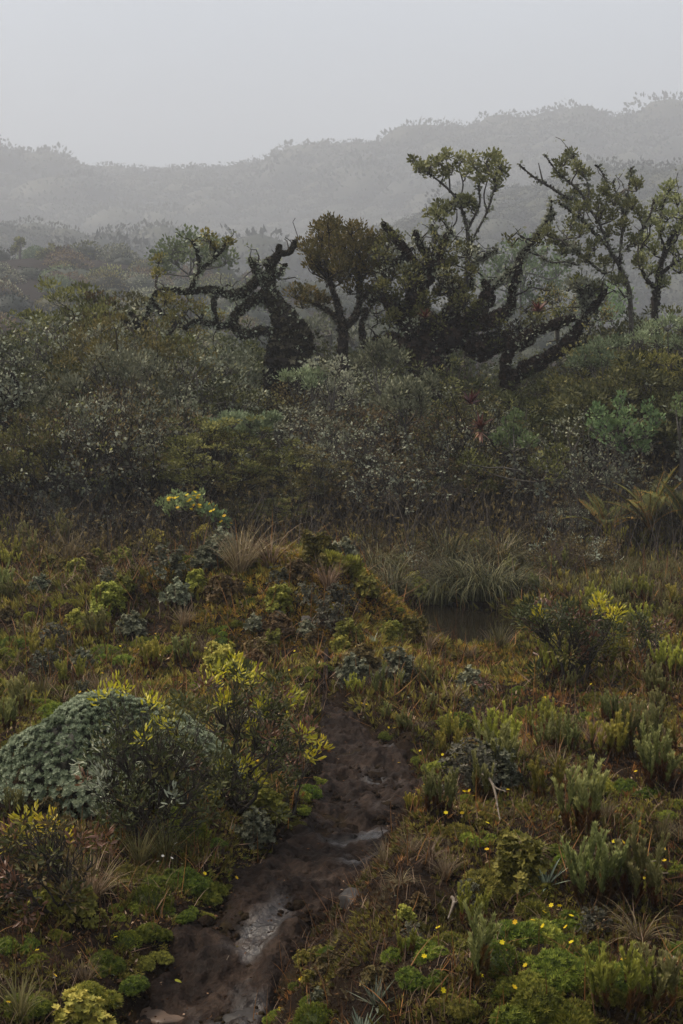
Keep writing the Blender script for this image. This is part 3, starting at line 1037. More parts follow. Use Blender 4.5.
class Tree:
    def __init__(self, name, d, seed, basepx):
        self.name, self.d = name, d
        self.slim = {'gnarled_tree': .86, 'mossy_tree': .74, 'slanting_tree': .72, 'umbrella_tree': .72, 'open_crown_tree': .72, 'leafy_tree': .72}.get(name, .85)
        self.r = np.random.default_rng(seed)
        x = P(basepx, 500, d)[0]
        self.base = np.array([x, d, hz(x, d)])
        self.trunk, self.shag, self.leaf, self.lich = Acc(), Acc(), Acc(), Acc()
        self.extra = []
        self.pts, self.pr = [], []

    def limb(self, pl, knob=.18, shag=0, lich=0, k=7, dd=0, side=0):
        p, rr = smooth(pl, self.d + dd)
        rr = rr * self.slim
        r = self.r
        p = p + r.normal(0, 1, p.shape) * rr[:, None] * knob
        rr = rr * (1 + knob * 1.2 * r.normal(0, 1, len(rr)))
        rr = np.maximum(rr, .004)
        tube(self.trunk, p, rr, k)
        self.pts.append(p); self.pr.append(rr)
        if shag:
            n = int(shag * 2.2 * len(p))
            i = r.integers(0, len(p), n)
            o = norm(r.normal(0, 1, (n, 3)))
            pos = p[i] + o * rr[i][:, None] * .95
            inst(self.shag, SPRB, pos, frames(o + np.array([0, 0, -.45]), None, r), (.022 + rr[i] * .16) * r.uniform(.6, 1.3, n))
        if lich:
            n = int(lich * len(p))
            i = r.integers(0, len(p), n)
            o = norm(r.normal(0, 1, (n, 3)))
            leaves_at(self.lich, p[i] + o * rr[i][:, None], o, 3, .03, .055, T_BROAD, 0, .8, r)
        for q in range(side):
            i = r.integers(len(p) // 4, len(p))
            dirn = norm(r.normal(0, 1, 3) + np.array([0, 0, .5]))
            e = p[i] + dirn * r.uniform(.10, .38)
            b = bezier(p[i], e, r, .16, 5)
            tube(self.trunk, b, np.linspace(min(.014, rr[i] * .6), .004, 5), 4)
            self.pts.append(b); self.pr.append(np.full(5, .006))
            if lich: leaves_at(self.lich, b[2:], np.tile([0, 0, .2], (3, 1)), 2, .03, .05, T_BROAD, 0, .5, r)
        return p

    def tuft(self, lst, n=8, nleaf=26, L=.06, cl=.075, tpl=T_RHOMB, deep=.25, updir=.35, dd=0, twig=.008, flat=.75, acc=None):
        r = self.r
        allp = np.concatenate(self.pts)
        for t in lst:
            px, py, rp = t[:3]
            m = P(px, py, self.d + dd + r.uniform(-deep, deep))
            R_ = rp * self.d / F
            q = allp[np.argmin(((allp - m - np.array([0, 0, -R_ * .8])) ** 2).sum(1))]
            tips = m + norm(r.normal(0, 1, (n, 3))) * R_ * r.uniform(.35, .95, (n, 1)) * np.array([1, 1, flat])
            hub = m + np.array([0, 0, -R_ * .7])
            tube(self.trunk, bezier(q, hub, r, .06, 5), np.linspace(twig * 1.5, twig, 5), 4)
            dirs = norm(tips - hub)
            for e in tips: tube(self.trunk, bezier(hub, e, r, .08, 4), np.linspace(twig * .8, .003, 4), 3)
            leaves_at(acc or self.leaf, tips, dirs, nleaf, cl, L, tpl, updir, .7, r)

    def finish(self, matleaf, bark, label, cat='tree', shagmat='shag'):
        root = empty(self.name, self.base)
        tag(root, label, cat)
        for nm, acc, mt in [('trunk', self.trunk, M[bark]), ('crown', self.leaf, M[matleaf]), ('moss', self.shag, M[shagmat]), ('lichen', self.lich, M['lichen'])] + self.extra:
            if acc.n:
                acc.V = [v - self.base for v in acc.V]
                o = link(nm, acc.mesh(nm, mt, nm == 'trunk'), root if nm in ('trunk', 'crown') else tr)
                if nm == 'trunk': tr = o
                if nm in ('moss', 'lichen'): o['kind'] = 'stuff'
        return root


# gnarled black trunk leaning left
t = Tree('gnarled_tree', 18.8, 1, 292)
t.limb([(296, 500, 24), (294, 430, 22), (290, 385, 23), (289, 368, 22), (294, 352, 18), (299, 340, 15), (289, 326, 13.5), (280, 312, 11), (271, 296, 8), (269, 284, 6.5), (271, 272, 5), (270, 262, 4)], .09, 55, 5, 12, 0, 16)
t.limb([(276, 420, 8), (272, 380, 9), (276, 350, 10), (284, 335, 10)], .08, 50, 0, 9)
t.limb([(270, 284, 3.5), (263, 279, 3.5), (257, 272, 3.2), (253, 265, 2.2), (250, 259, 1)], .2, 26, 3, 7, 0, 9)
t.limb([(270, 264, 5), (277, 256, 3.5), (279, 247, 2)], .15, 40, 0, 6, 0, 3)
t.limb([(272, 278, 3), (279, 273, 2.6), (285, 265, 1.6)], .2, 18, 2, 6, 0, 5)
t.limb([(277, 253, 2.4), (287, 253, 2), (292, 249, 2), (295, 241, 1.2)], .15, 30, 0, 6, 0, 5)
t.limb([(265, 280, 5), (258, 280, 4.5), (249, 288, 4.5), (238, 295, 5), (226, 294, 3.5), (217, 290, 3), (200, 290, 3), (184, 292, 2.5), (162, 290, 2), (152, 300, 1.6), (148, 312, 1.2)], .14, 45, 4, 7, 0, 12)
t.limb([(266, 296, 6), (258, 298, 5), (245, 306, 4.5), (236, 314, 4.5), (233, 323, 4), (244, 334, 4.5), (262, 331, 3.5), (274, 334, 3)], .14, 45, 3, 7, 0, 6)
t.limb([(234, 322, 3), (222, 326, 3), (211, 324, 2.5), (197, 321, 2), (185, 328, 1.4)], .15, 35, 3, 6, 0, 8)
t.limb([(191, 289, 2), (199, 272, 2), (213, 260, 1.8), (222, 250, 1.5), (229, 239, 1)], .1, 8, 3, 6, 0, 5)
t.limb([(199, 272, 1.6), (198, 254, 1.5), (193, 243, 1)], .1, 6, 2, 5, 0, 4)
t.limb([(213, 260, 1.4), (215, 249, 1.2), (206, 236, 1)], .1, 6, 2, 5, 0, 4)
t.limb([(217, 290, 2.5), (214, 304, 2), (216, 320, 1.6)], .15, 25, 2, 6)
t.limb([(152, 300, 2), (160, 312, 2), (175, 322, 1.8), (168, 335, 1.5)], .15, 25, 2, 6, 0, 5)
t.tuft([(207, 237, 7), (228, 240, 5), (214, 248, 4), (159, 259, 7), (157, 273, 8), (196, 246, 4)], 5, 14, .05, .05, T_BROAD)
t.tuft([(170, 303, 12), (186, 305, 12), (203, 308, 11), (176, 318, 12), (195, 330, 14), (165, 295, 9), (220, 318, 9)], 9, 22, .045, .07)
t.finish('obleaf', 'bark', 'gnarled black shaggy tree trunk leaning left with looping bare limbs')

# round rusty crowned tree
t = Tree('rusty_crown_tree', 19.2, 2, 345)
t.limb([(350, 500, 8), (346, 400, 7), (343, 340, 6), (342, 322, 5), (336, 300, 3.5), (330, 280, 2.5)], .1, 12, 1, 8)
t.limb([(343, 330, 4.5), (356, 315, 3.5), (360, 298, 3), (358, 278, 2)], .1, 20, 2, 7)
t.limb([(342, 325, 3), (330, 312, 2.5), (316, 304, 2), (302, 298, 1.5)], .1, 14, 2, 7)
t.limb([(360, 300, 3), (374, 290, 2.5), (386, 278, 1.5)], .1, 14, 2, 7)
t.limb([(368, 350, 4), (362, 330, 3.5), (366, 310, 3)], .12, 20, 2, 7)
cr = [(343 + 42 * math.cos(q) * u, 252 + 29 * math.sin(q) * u, 11) for q, u in [(2.4 * k, math.sqrt((k + .5) / 30)) for k in range(30)]]
t.tuft(cr, 12, 26, .05, .075, T_RHOMB, .45, .5)
t.tuft([(375, 268, 11), (386, 262, 9), (380, 285, 10), (366, 290, 10), (350, 288, 9), (334, 224, 6), (392, 275, 8), (318, 226, 6)], 10, 22, .05, .07, T_RHOMB, .4)
t.tuft([(296, 292, 9), (308, 292, 9), (302, 302, 9), (316, 298, 8), (326, 302, 7), (372, 305, 8)], 10, 22, .05, .07)
t.finish('obleaf', 'bark', 'tree with one dense rounded rusty olive crown on short twin stems')

# tall umbrella tree
t = Tree('umbrella_tree', 19.5, 3, 466)
t.limb([(468, 470, 5), (466, 350, 4), (466, 291, 3.2), (467.5, 256, 2.8), (467.5, 230, 2.4), (459, 203, 2), (447, 188, 1.6), (431, 175, 1.1), (418, 166, .8)], .05, 2, 1, 7)
t.limb([(467.5, 230, 2), (479, 206, 1.6), (479, 190, 1.3), (476, 168, .8)], .06, 1, 1)
t.limb([(467, 255, 1.8), (475, 235, 1.5), (487, 212, 1.6), (494, 190, 1.3), (502, 170, .8)], .06, 1, 2, 6)
t.limb([(487, 212, 1.3), (484, 195, 1), (490, 172, .8)], .06)
t.limb([(459, 203, 1.4), (463, 185, 1.1), (459, 168, .8)], .06)
t.limb([(450, 192, 1.2), (449, 175, 1), (446, 160, .7)], .06)
t.limb([(467, 256, 2), (460, 243, 1.4), (455, 238, 1.4), (448, 228, 1.2), (440, 218, .9), (432, 210, .7)], .08, 1, 2, 6, 0, 3)
t.limb([(448, 232, 1.2), (456, 222, 1), (457, 210, .7)], .08)
t.limb([(471, 288, 2.4), (473, 268, 2), (485, 256, 1.8), (497, 250, 1)], .15, 14, 6, 6, 0, 8)
t.limb([(473, 270, 1.6), (477, 258, 1.4), (476, 248, .8)], .15, 8, 4, 6, 0, 4)
t.tuft([(414, 161, 5), (419, 168, 6), (430, 163, 8), (428, 171, 6), (441, 160, 7), (446, 155, 7), (452, 168, 8), (460, 159, 8), (443, 172, 5), (472, 160, 8),
        (478, 168, 7), (486, 158, 8), (494, 156, 8), (500, 164, 7), (503, 172, 5), (494, 176, 6), (497, 186, 5), (466, 172, 6), (480, 180, 4), (488, 170, 6)], 8, 13, .055, .055, T_BROAD, .35, .1)
t.tuft([(465, 201, 6), (472, 208, 5), (438, 206, 7), (447, 210, 7), (430, 212, 5), (440, 216, 6), (452, 205, 5), (470, 200, 4)], 7, 12, .065, .05, T_BROAD, .3, .1)
t.finish('umleaf', 'greybark', 'tall slender tree with forked stems and flat tufted umbrella crown against mist')

# mossy many stemmed tree in the middle
t = Tree('mossy_tree', 18.9, 4, 432)
t.limb([(426, 500, 30), (424, 420, 28), (424, 375, 26), (424, 345, 22), (420, 320, 15), (417, 300, 12), (418, 282, 11), (410, 262, 8), (401, 247, 6), (390, 232, 3.5), (383, 224, 2)], .10, 80, 3, 10, 0, 8)
t.limb([(432, 340, 14), (446, 318, 11), (458, 300, 9), (452, 288, 8), (443, 275, 8), (440, 258, 5), (444, 242, 3.5), (450, 232, 1.8)], .14, 70, 4, 9, 0, 8)
t.limb([(418, 290, 8), (430, 275, 7), (428, 258, 5), (420, 245, 3), (416, 232, 2)], .16, 60, 4, 8, 0, 8)
t.limb([(440, 345, 14), (462, 330, 13), (480, 310, 9), (488, 295, 6), (484, 282, 3)], .14, 70, 4, 9, 0, 8)
t.limb([(470, 325, 10), (498, 318, 8), (511, 305, 5.5), (512, 292, 4), (517, 277, 4.5), (519, 262, 3.6), (524, 253, 3), (532, 243, 2.4), (540, 232, 2), (548, 222, 1.4), (553, 214, .9)], .12, 38, 6, 8, 0, 14)
t.limb([(517, 268, 2.2), (508, 274, 2), (500, 282, 1.6), (492, 290, 1.5)], .12, 20, 5, 6, 0, 6)
t.limb([(545, 225, 1.2), (550, 212, 1), (551, 201, .7)], .1, 2, 3, 5, 0, 3)
t.limb([(410, 330, 9), (398, 315, 7), (388, 302, 6), (379, 296, 4), (372, 300, 3)], .16, 60, 3, 8, 0, 8)
t.limb([(404, 350, 10), (392, 338, 8), (384, 345, 6), (376, 338, 4)], .16, 60, 3, 8, 0, 6)
t.limb([(405, 255, 4), (395, 262, 3), (385, 258, 2.4), (376, 250, 1.6)], .16, 30, 5, 6, 0, 8)
t.limb([(444, 245, 2.4), (436, 236, 1.8), (432, 226, 1)], .16, 20, 5, 6, 0, 6)
t.limb([(470, 345, 14), (500, 345, 12), (530, 338, 9)], .16, 70, 3, 9, 0, 8)
t.tuft([(396, 300, 9), (408, 285, 8), (428, 300, 9), (440, 290, 8), (414, 270, 7), (390, 318, 9), (458, 285, 6), (434, 262, 6), (400, 268, 6), (452, 262, 5), (420, 312, 9), (382, 285, 7)], 8, 20, .045, .075, T_BROAD, .5)
for q in range(3):
    t.tuft([(t.r.uniform(376, 475), t.r.uniform(232, 345), 9) for _ in range(22)], 8, 6, .045, .08, T_BROAD, .6, 0, 0, .008, .8, t.lich if q == 1 else t.leaf)
t.tuft([(t.r.uniform(470, 560), t.r.uniform(285, 345), 8) for _ in range(16)], 8, 7, .045, .08, T_BROAD, .5, 0, 0, .008, .8)
t.tuft([(t.r.uniform(505, 550), t.r.uniform(235, 290), 5) for _ in range(7)], 5, 6, .045, .05, T_BROAD, .3, 0, 0, .006, .8)
t.tuft([(430, 330, 14), (470, 335, 12), (500, 335, 10), (455, 318, 10), (486, 322, 9), (515, 330, 10)], 12, 26, .05, .09, T_RHOMB, .4, -.2, 0, .008, .8, t.shag)
t.tuft([(t.r.uniform(380, 470), t.r.uniform(240, 330), 9) for _ in range(24)], 9, 10, .045, .085, T_BROAD, .7, .1, 0, .007, .8)
t.finish('oleaf', 'bark', 'dark mossy tree with many twisted stems rising from one thick trunk', shagmat='shagred')

# slanting trunk
t = Tree('slanting_tree', 18.3, 5, 520)
t.limb([(500, 470, 13), (505, 420, 12), (510, 385, 10), (522, 372, 9), (540, 362, 9), (560, 350, 8), (572, 338, 6.5), (582, 322, 5), (591, 310, 4), (600, 299, 3), (605, 291, 1.4)], .10, 60, 2, 10, 0, 6)
t.limb([(506, 392, 8), (506, 365, 7), (512, 347, 6.5), (528, 336, 6), (545, 328, 5.5), (558, 324, 5), (572, 318, 4)], .12, 55, 3, 9, 0, 6)
t.limb([(572, 340, 5), (582, 345, 3.5), (590, 352, 2)], .15, 30, 2, 7, 0, 4)
t.limb([(585, 318, 3), (584, 305, 2.6), (580, 292, 2), (572, 284, 1.2)], .14, 12, 8, 6, 0, 10)
t.limb([(584, 305, 2), (592, 292, 1.6), (598, 282, 1)], .14, 10, 8, 6, 0, 6)
t.tuft([(573, 281, 6), (580, 286, 7), (588, 282, 6), (568, 288, 5), (594, 290, 5), (585, 295, 6)], 7, 8, .06, .06, T_BROAD, .2, .3, 0, .008, .75, t.lich)
t.tuft([(576, 280, 7), (590, 288, 7), (560, 312, 8), (600, 288, 5)], 7, 10, .05, .06, T_BROAD)
t.finish('oleaf', 'bark', 'thick shaggy dark trunk slanting up to the right with pale lichen tuft', shagmat='shagred')

# open crowned tree at the right
t = Tree('open_crown_tree', 18.5, 6, 631)
t.limb([(634, 480, 4.5), (633, 380, 4), (631, 318, 3.6), (628.5, 288, 3.2), (618, 264, 2.8), (607, 245, 2.4), (597, 236, 2.2), (586, 224, 1.9), (572, 212, 1.5), (559, 202, .9)], .07, 2, 2, 7, 0, 5)
t.limb([(620, 268, 2.2), (621, 242, 1.9), (626, 215, 1.6), (627, 198, 1.4), (630, 180, 1), (631, 169, .6)], .07, 1, 2, 6, 0, 5)
t.limb([(627, 284, 2.2), (607, 275, 2), (588, 261, 1.7), (575, 250, 1.4), (564, 243, 1.1), (553, 236, .8)], .07, 2, 3, 6, 0, 6)
t.limb([(575, 264, 1.4), (566, 262, 1.2), (550, 262, 1), (536, 253, .7)], .08, 1, 2)
t.limb([(607, 245, 2), (600, 225, 1.8), (588, 208, 1.6), (576, 200, 1.8), (564, 196, 1.8), (552, 188, 1.7), (540, 181, 1.5), (530, 174, 1.3), (520, 165, .8)], .06, 1, 1)
t.limb([(543, 183, 1.3), (541, 174, 1), (538.5, 163, .6)], .06)
t.limb([(590, 210, 1.5), (580, 192, 1.6), (568, 181, 1.5), (556, 170, 1.3), (545.5, 156, .8)], .06, 1, 1)
t.limb([(588, 204, 1.4), (588, 184, 1.3), (578, 166, 1.1), (572, 153, .7)], .06, 1, 1, 6, 0, 3)
t.limb([(598, 222, 1.5), (607, 200, 1.4), (606, 185, 1), (604, 176, .9), (596.5, 165, .6)], .06, 1, 1, 6, 0, 3)
t.limb([(624, 216, 1.4), (617, 196, 1.2), (613, 182, .8)], .06, 1, 1, 6, 0, 3)
t.limb([(626, 250, 1.8), (640, 232, 1.6), (650, 215, 1.2), (654, 200, .8)], .06, 1, 2, 6, 0, 4)
cl = [(572, 155, 6), (562, 163, 6), (560, 174, 5), (577, 168, 6), (585, 175, 5), (575, 194, 8), (588, 196, 9), (568, 201, 8), (598, 205, 9), (606, 190, 7), (614, 200, 8),
      (580, 208, 8), (612, 215, 8), (600, 218, 7), (626, 200, 6), (637, 186, 7), (632, 205, 7), (640, 215, 8), (622, 226, 8), (608, 232, 8), (556, 240, 7), (548, 232, 6),
      (572, 246, 8), (562, 250, 7), (586, 258, 7), (570, 226, 8), (595, 245, 8), (604, 262, 7), (616, 280, 7), (640, 262, 7), (636, 240, 7), (580, 232, 7)]
t.tuft(cl, 11, 15, .046, .065, T_BROAD, .5, .3)
t.tuft([(568, 243, 5), (572, 252, 5), (580, 262, 4), (620, 250, 5)], 5, 5, .05, .05, T_BROAD, .3, 0, 0, .008, .7, t.lich)
t.finish('pleaf' if False else 'umleaf', 'greybark', 'open spreading tree with bare twig antlers and loose olive leaf tufts')

t = Tree('leafy_tree', 19.3, 7, 655)
t.limb([(658, 480, 7), (657, 380, 6.5), (655, 312, 5.5), (658, 285, 4.5), (661, 264, 4), (668, 245, 3), (675, 232, 2.4), (684, 219, 1.6), (690, 206, 1)], .08, 6, 2, 8, 0, 6)
t.limb([(656, 290, 3), (644, 275, 2.4), (640, 258, 1.8), (645, 240, 1.2)], .08, 2, 2, 6, 0, 5)
t.limb([(660, 275, 3), (676, 262, 2.4), (690, 255, 2), (705, 240, 1.4)], .08, 2, 2, 6, 0, 5)
t.limb([(665, 250, 2), (660, 230, 1.6), (662, 210, 1.2), (668, 192, .7)], .08, 1, 2, 6, 0, 5)
t.tuft([(670, 187, 7), (664, 198, 8), (678, 200, 8), (655, 205, 8), (668, 214, 9), (684, 212, 8), (650, 222, 8), (662, 228, 9), (678, 230, 9), (690, 225, 9), (645, 240, 8),
        (655, 250, 8), (672, 248, 8), (688, 245, 9), (700, 235, 9), (640, 258, 7), (650, 270, 7), (680, 268, 8), (665, 282, 7), (694, 262, 8), (705, 220, 8), (712, 250, 9)], 11, 16, .045, .065, T_BROAD, .5, .3)
t.finish('umleaf', 'bark', 'leafy olive tree with thicker trunk at the right edge of the picture')

# small orange leaved tree between the slanting trunk and the open tree
t = Tree('small_rusty_tree', 21, 8, 560)
t.limb([(562, 470, 3), (560, 380, 2.6), (556, 320, 2), (552, 300, 1.2)], .1, 2, 2, 6, 0, 6)
t.limb([(558, 330, 1.6), (570, 310, 1.2), (575, 298, .8)], .1, 2, 2, 6, 0, 6)
t.tuft([(548, 292, 9), (560, 296, 9), (540, 305, 9), (555, 308, 9), (572, 305, 9), (565, 318, 8), (545, 318, 8), (600, 300, 9), (612, 310, 9), (598, 315, 8)], 7, 9, .05, .08, T_RHOMB, .4)
t.finish('obleaf', 'greybark', 'small thin rusty leaved tree behind the slanting dark trunk')

# fallen dark limbs at the left
t = Tree('crooked_tree', 15.6, 9, 8)
t.limb([(0, 530, 9), (12, 512, 8), (28, 496, 8), (38, 484, 7.5), (50, 476, 6), (66, 473, 5.5), (82, 471, 5), (98, 465, 4), (112, 455, 2.5), (128, 452, 1.5)], .12, 40, 3, 8, 0, 9)
t.limb([(48, 477, 5), (55, 462, 4.5), (58, 450, 3), (66, 438, 2)], .14, 30, 3, 7, 0, 6)
t.limb([(4, 520, 6), (2, 470, 5), (6, 430, 4), (14, 405, 3), (18, 388, 2), (10, 372, 1.4)], .12, 14, 5, 7, 0, 14)
t.limb([(10, 410, 2.6), (0, 392, 2), (-8, 376, 1.4)], .12, 8, 5, 6, 0, 6)
t.tuft([(20, 400, 9), (8, 385, 8), (26, 420, 9), (0, 405, 8), (60, 450, 8), (100, 460, 8), (120, 452, 8), (75, 466, 7)], 6, 8, .04, .07)
t.finish('gyleaf', 'bark', 'crooked dark limb lying low over the scrub at the left edge')

# dead stubs on the skyline of the left shrubs
t = Tree('broken_stump', 19, 10, 140)
t.limb([(146, 480, 7), (146, 400, 7), (146, 345, 6.5), (140, 332, 6), (136, 322, 3), (130, 312, 1.5)], .1, 30, 1, 8, 0, 3)
t.limb([(146, 340, 5), (145, 325, 4), (147, 313, 2)], .12, 25, 1, 7)
t.limb([(138, 330, 4), (128, 322, 3), (121, 316, 1.4)], .12, 25, 1, 7)
t.finish('dleaf', 'bark', 'broken blackened stump with three prongs above the left shrubs')

# small trees in front of the skyline at left (white lichened leaves)
for (bx, tops, nm, lab, seed, d) in [(85, [(78, 312, 12), (95, 302, 12), (112, 308, 12), (104, 325, 13), (84, 330, 12), (120, 330, 12), (66, 338, 10)], 'lichened_bush', 'tall bush speckled with white lichened leaves on the left skyline', 21, 20.5),
                                     (60, [(40, 352, 10), (56, 345, 10), (70, 355, 11), (50, 368, 11), (30, 372, 10), (78, 372, 11)], 'lichened_bush', 'smaller pale speckled bush below the tall lichened bush', 22, 19.5),
                                     (178, [(168, 342, 12), (190, 345, 12), (182, 360, 13), (205, 362, 12), (160, 362, 12)], 'lichened_bush', 'olive bush speckled white between the stump and the gnarled tree', 23, 18.8)]:
    t = Tree(nm, d, seed, bx)
    t.limb([(bx, 500, 3.5), (bx + 2, 420, 3), (bx, 370, 2.4), (bx - 2, 345, 1.5)], .1, 4, 3, 6, 0, 5)
    t.tuft(tops, 12, 14, .05, .08, T_BROAD, .5)
    t.tuft(tops, 4, 6, .055, .09, T_BROAD, .5, .3, 0, .006, .8, t.lich)
    t.finish('bleaf' if seed == 21 else 'oleaf', 'bark', lab)


# umbrella / layered pale shrubs
def layered(seed, mat, layers, L, lab, name, d, bx, tpl=T_RHOMB, n=12, nleaf=20, cl=.08, flat=.28, bark='greybark', cat='shrub'):
    t = Tree(name, d, seed, bx)
    ty = min(l[1] for l in layers) + 8
    by = proj(t.base)[1]
    t.limb([(bx, by + 6, 3), (bx + 1, (by + ty) / 2, 2.2), (bx, ty + (by - ty) * .3, 1.4)], .08, 0, 2, 6)
    t.tuft(layers, n, nleaf, L, cl, tpl, .25, .5, 0, .006, flat)
    return t.finish(mat, bark, lab, cat)


layered(31, 'bluegreen', [(215, 425, 13), (232, 418, 14), (250, 420, 13), (262, 428, 11), (228, 430, 13), (246, 432, 12), (272, 418, 8)], .045, 'pale blue-green flat-topped shrub above the brown scrub, left of centre', 'umbrella_shrub', 15.2, 243, T_RHOMB, 14, 24, .06)
layered(32, 'bluegreen', [(288, 377, 8), (302, 374, 9), (318, 376, 7), (312, 383, 6)], .045, 'small pale green flat shrub at the foot of the gnarled black trunk', 'umbrella_shrub', 16.4, 300)
layered(33, 'bluegreen', [(585, 352, 12), (600, 345, 13), (615, 342, 11), (592, 362, 12), (606, 358, 11), (576, 362, 9)], .045, 'layered blue-green shrub under the slanting trunk tip', 'layered_shrub', 16.5, 598)
layered(34, 'bluegreen', [(650, 328, 13), (668, 322, 14), (684, 325, 12), (640, 338, 11), (660, 340, 13), (680, 342, 12), (695, 335, 12)], .045, 'layered blue-green shrub at the right edge below the leafy tree', 'layered_shrub', 17.5, 667)
layered(35, 'obleaf', [(635, 360, 12), (655, 358, 12), (672, 362, 12), (645, 372, 13), (665, 376, 12), (628, 375, 11), (684, 372, 12)], .045, 'rusty olive spreading shrub below the blue-green layered shrub', 'layered_shrub', 16.6, 655)
layered(36, 'pleaf', [(590, 425, 7), (596, 412, 7), (603, 432, 8), (620, 402, 7), (625, 415, 7), (615, 425, 8), (632, 428, 8), (650, 408, 7), (655, 420, 8), (645, 432, 8), (604, 420, 7), (640, 445, 8), (620, 442, 8)], .045,
        'pale green upright leafy shrub with several pointed shoots, right of the bromeliads', 'leafy_shrub', 14.8, 622, T_BROAD, 9, 12, .05, 1.2)
layered(37, 'pleaf', [(508, 428, 8), (514, 415, 8), (520, 432, 9), (500, 438, 8), (528, 442, 8), (512, 445, 9)], .045, 'low pale green leafy shrub just right of the red bromeliads', 'leafy_shrub', 15.2, 514, T_BROAD, 9, 12, .05, 1.0)
layered(38, 'gyleaf', [(395, 392, 11), (408, 385, 11), (420, 395, 11), (430, 382, 9), (385, 402, 11), (402, 408, 12), (420, 410, 11)], .05, 'grey-green bushy shrub below the mossy tree trunk', 'bushy_shrub', 15.8, 405, T_RHOMB, 12, 22, .07, .8)
layered(39, 'gyleaf', [(372, 350, 10), (386, 346, 10), (398, 356, 10), (380, 362, 11), (362, 362, 10)], .05, 'grey-green bush between the rusty tree and the mossy tree', 'bushy_shrub', 16.8, 380, T_RHOMB, 12, 22, .07, .8)
layered(40, 'lichen', [(325, 372, 10), (312, 366, 9), (338, 364, 9), (345, 378, 9), (330, 388, 10), (352, 392, 9)], .04, 'pale lichened bush right of the gnarled trunk base', 'bushy_shrub', 16.3, 330, T_BROAD, 10, 9, .07, .8)
layered(41, 'pleaf', [(680, 398, 6), (676, 408, 6), (684, 412, 6)], .04, 'pale green leaved shrub touching the right edge', 'leafy_shrub', 14.6, 680, T_BROAD, 8, 8, .05, 1)
layered(42, 'oleaf', [(470, 458, 9), (484, 464, 9), (548, 458, 10), (560, 452, 8), (536, 466, 9), (556, 470, 9)], .04, 'olive shrub of small leaves below the pale green leafy shrub', 'bushy_shrub', 14.6, 540, T_BROAD, 8, 14, .07, .9)

# hazy trees further back
for seed, d, bx, mat, L, tufts, lab, nm in [
    (51, 42, 190, 'pleaf', .12, [(160, 255, 12), (172, 246, 12), (186, 241, 12), (200, 242, 12), (214, 248, 12), (226, 256, 11), (176, 256, 12), (194, 254, 12), (210, 260, 11), (165, 268, 9)], 'pale misty flat-crowned tree behind the gnarled tree limbs', 'misty_tree'),
    (52, 48, 520, 'pleaf', .13, [(498, 262, 14), (512, 252, 15), (528, 250, 15), (544, 256, 15), (556, 268, 14), (505, 275, 15), (525, 270, 16), (545, 280, 15), (490, 280, 13), (515, 292, 15), (535, 296, 15), (558, 292, 13)], 'rounded misty tree behind the gap right of the umbrella tree', 'misty_tree'),
    (53, 46, 602, 'pleaf', .13, [(590, 300, 14), (606, 292, 14), (622, 300, 14), (612, 312, 14), (580, 312, 12)], 'rounded misty bush behind the open spreading tree', 'misty_tree'),
    (54, 122, 20, 'oleaf', .30, [(20, 243, 5), (16, 250, 4)], 'thin lone tree poking from the misty slope at far left', 'misty_tree'),
    (55, 118, 55, 'oleaf', .30, [(52, 252, 8), (44, 256, 6), (60, 258, 6)], 'small flat-topped tree poking from the misty left slope', 'misty_tree'),
    (56, 38, 330, 'gyleaf', .12, [(310, 330, 12), (322, 322, 12), (310, 345, 12), (326, 340, 12), (352, 338, 12)], 'grey misty bush seen between the gnarled trunk and the rusty tree', 'misty_bush'),
]:
    t = Tree(nm, d, seed, bx)
    by = proj(t.base)[1]
    ty = np.mean([q[1] for q in tufts])
    t.limb([(bx, by, 2), (bx, (by + ty) / 2, 1.6), (bx + 1, ty, 1)], .06)
    t.tuft(tufts, 14, 14, L, .22, T_BROAD, 1.2, .3, 0, .02, .8)
    t.finish(mat, 'greybark', lab)


# ================================================================ MISTY SLOPES AND RIDGES
def crown_mesh(seed, n, L, H=1.0, stem=False):
    r = np.random.default_rng(seed)
    a = Acc()
    core_dome(a, (0, 0, H * .1), (.82, .82, .6 * H), seed, 10)
    D = norm(r.normal(0, 1, (n, 3))); D[:, 2] = np.abs(D[:, 2]) - .1; D = norm(D)
    lump = 1 + .25 * noise(D[:, 0] * 2.4 + seed * 2.7, D[:, 1] * 2.4, D[:, 2] * 2.4) + .05 * r.normal(0, 1, n)
    p = D * lump[:, None] * np.array([.95, .95, .75 * H])
    inst(a, T_BROAD, p, frames(D + np.array([0, 0, .3]) + r.normal(0, .5, (n, 3)), None, r), L * r.uniform(.6, 1.4, n))
    return a


SLOPE = []
for k, m_ in enumerate(['oleaf', 'bleaf', 'gyleaf', 'pleaf', 'dleaf', 'obleaf']):
    SLOPE.append((['olive', 'brown', 'grey-green', 'pale green', 'dark green', 'rusty'][k], crown_mesh(600 + k, 900, .10).mesh('slope_shrub', M[m_])))
rs = np.random.default_rng(77)
cnt = 0
for d0, d1, n, xr in [(52, 75, 26, (-30, 270)), (75, 100, 34, (-30, 260)), (100, 130, 30, (-30, 260))]:
    for _ in range(n):
        d = rs.uniform(d0, d1)
        px = rs.uniform(*xr)
        x = (px - 341.5) / F * d
        z = hz(x, d)
        k = rs.choice(6, p=[.24, .2, .2, .14, .12, .1])
        s = rs.uniform(.8, 1.7) * (1.15 if d > 90 else 1)
        o = link('slope_shrub', SLOPE[k][1])
        o.location = (x, d, z - .1); o.scale = (s, s, s * rs.uniform(.7, 1.3)); o.rotation_euler = (0, 0, rs.uniform(0, 6.28))
        reg(o, 'misty ' + SLOPE[k][0] + ' shrub', 'shrub', 'shrubs on the misty left slope', (x, d, z + .5))

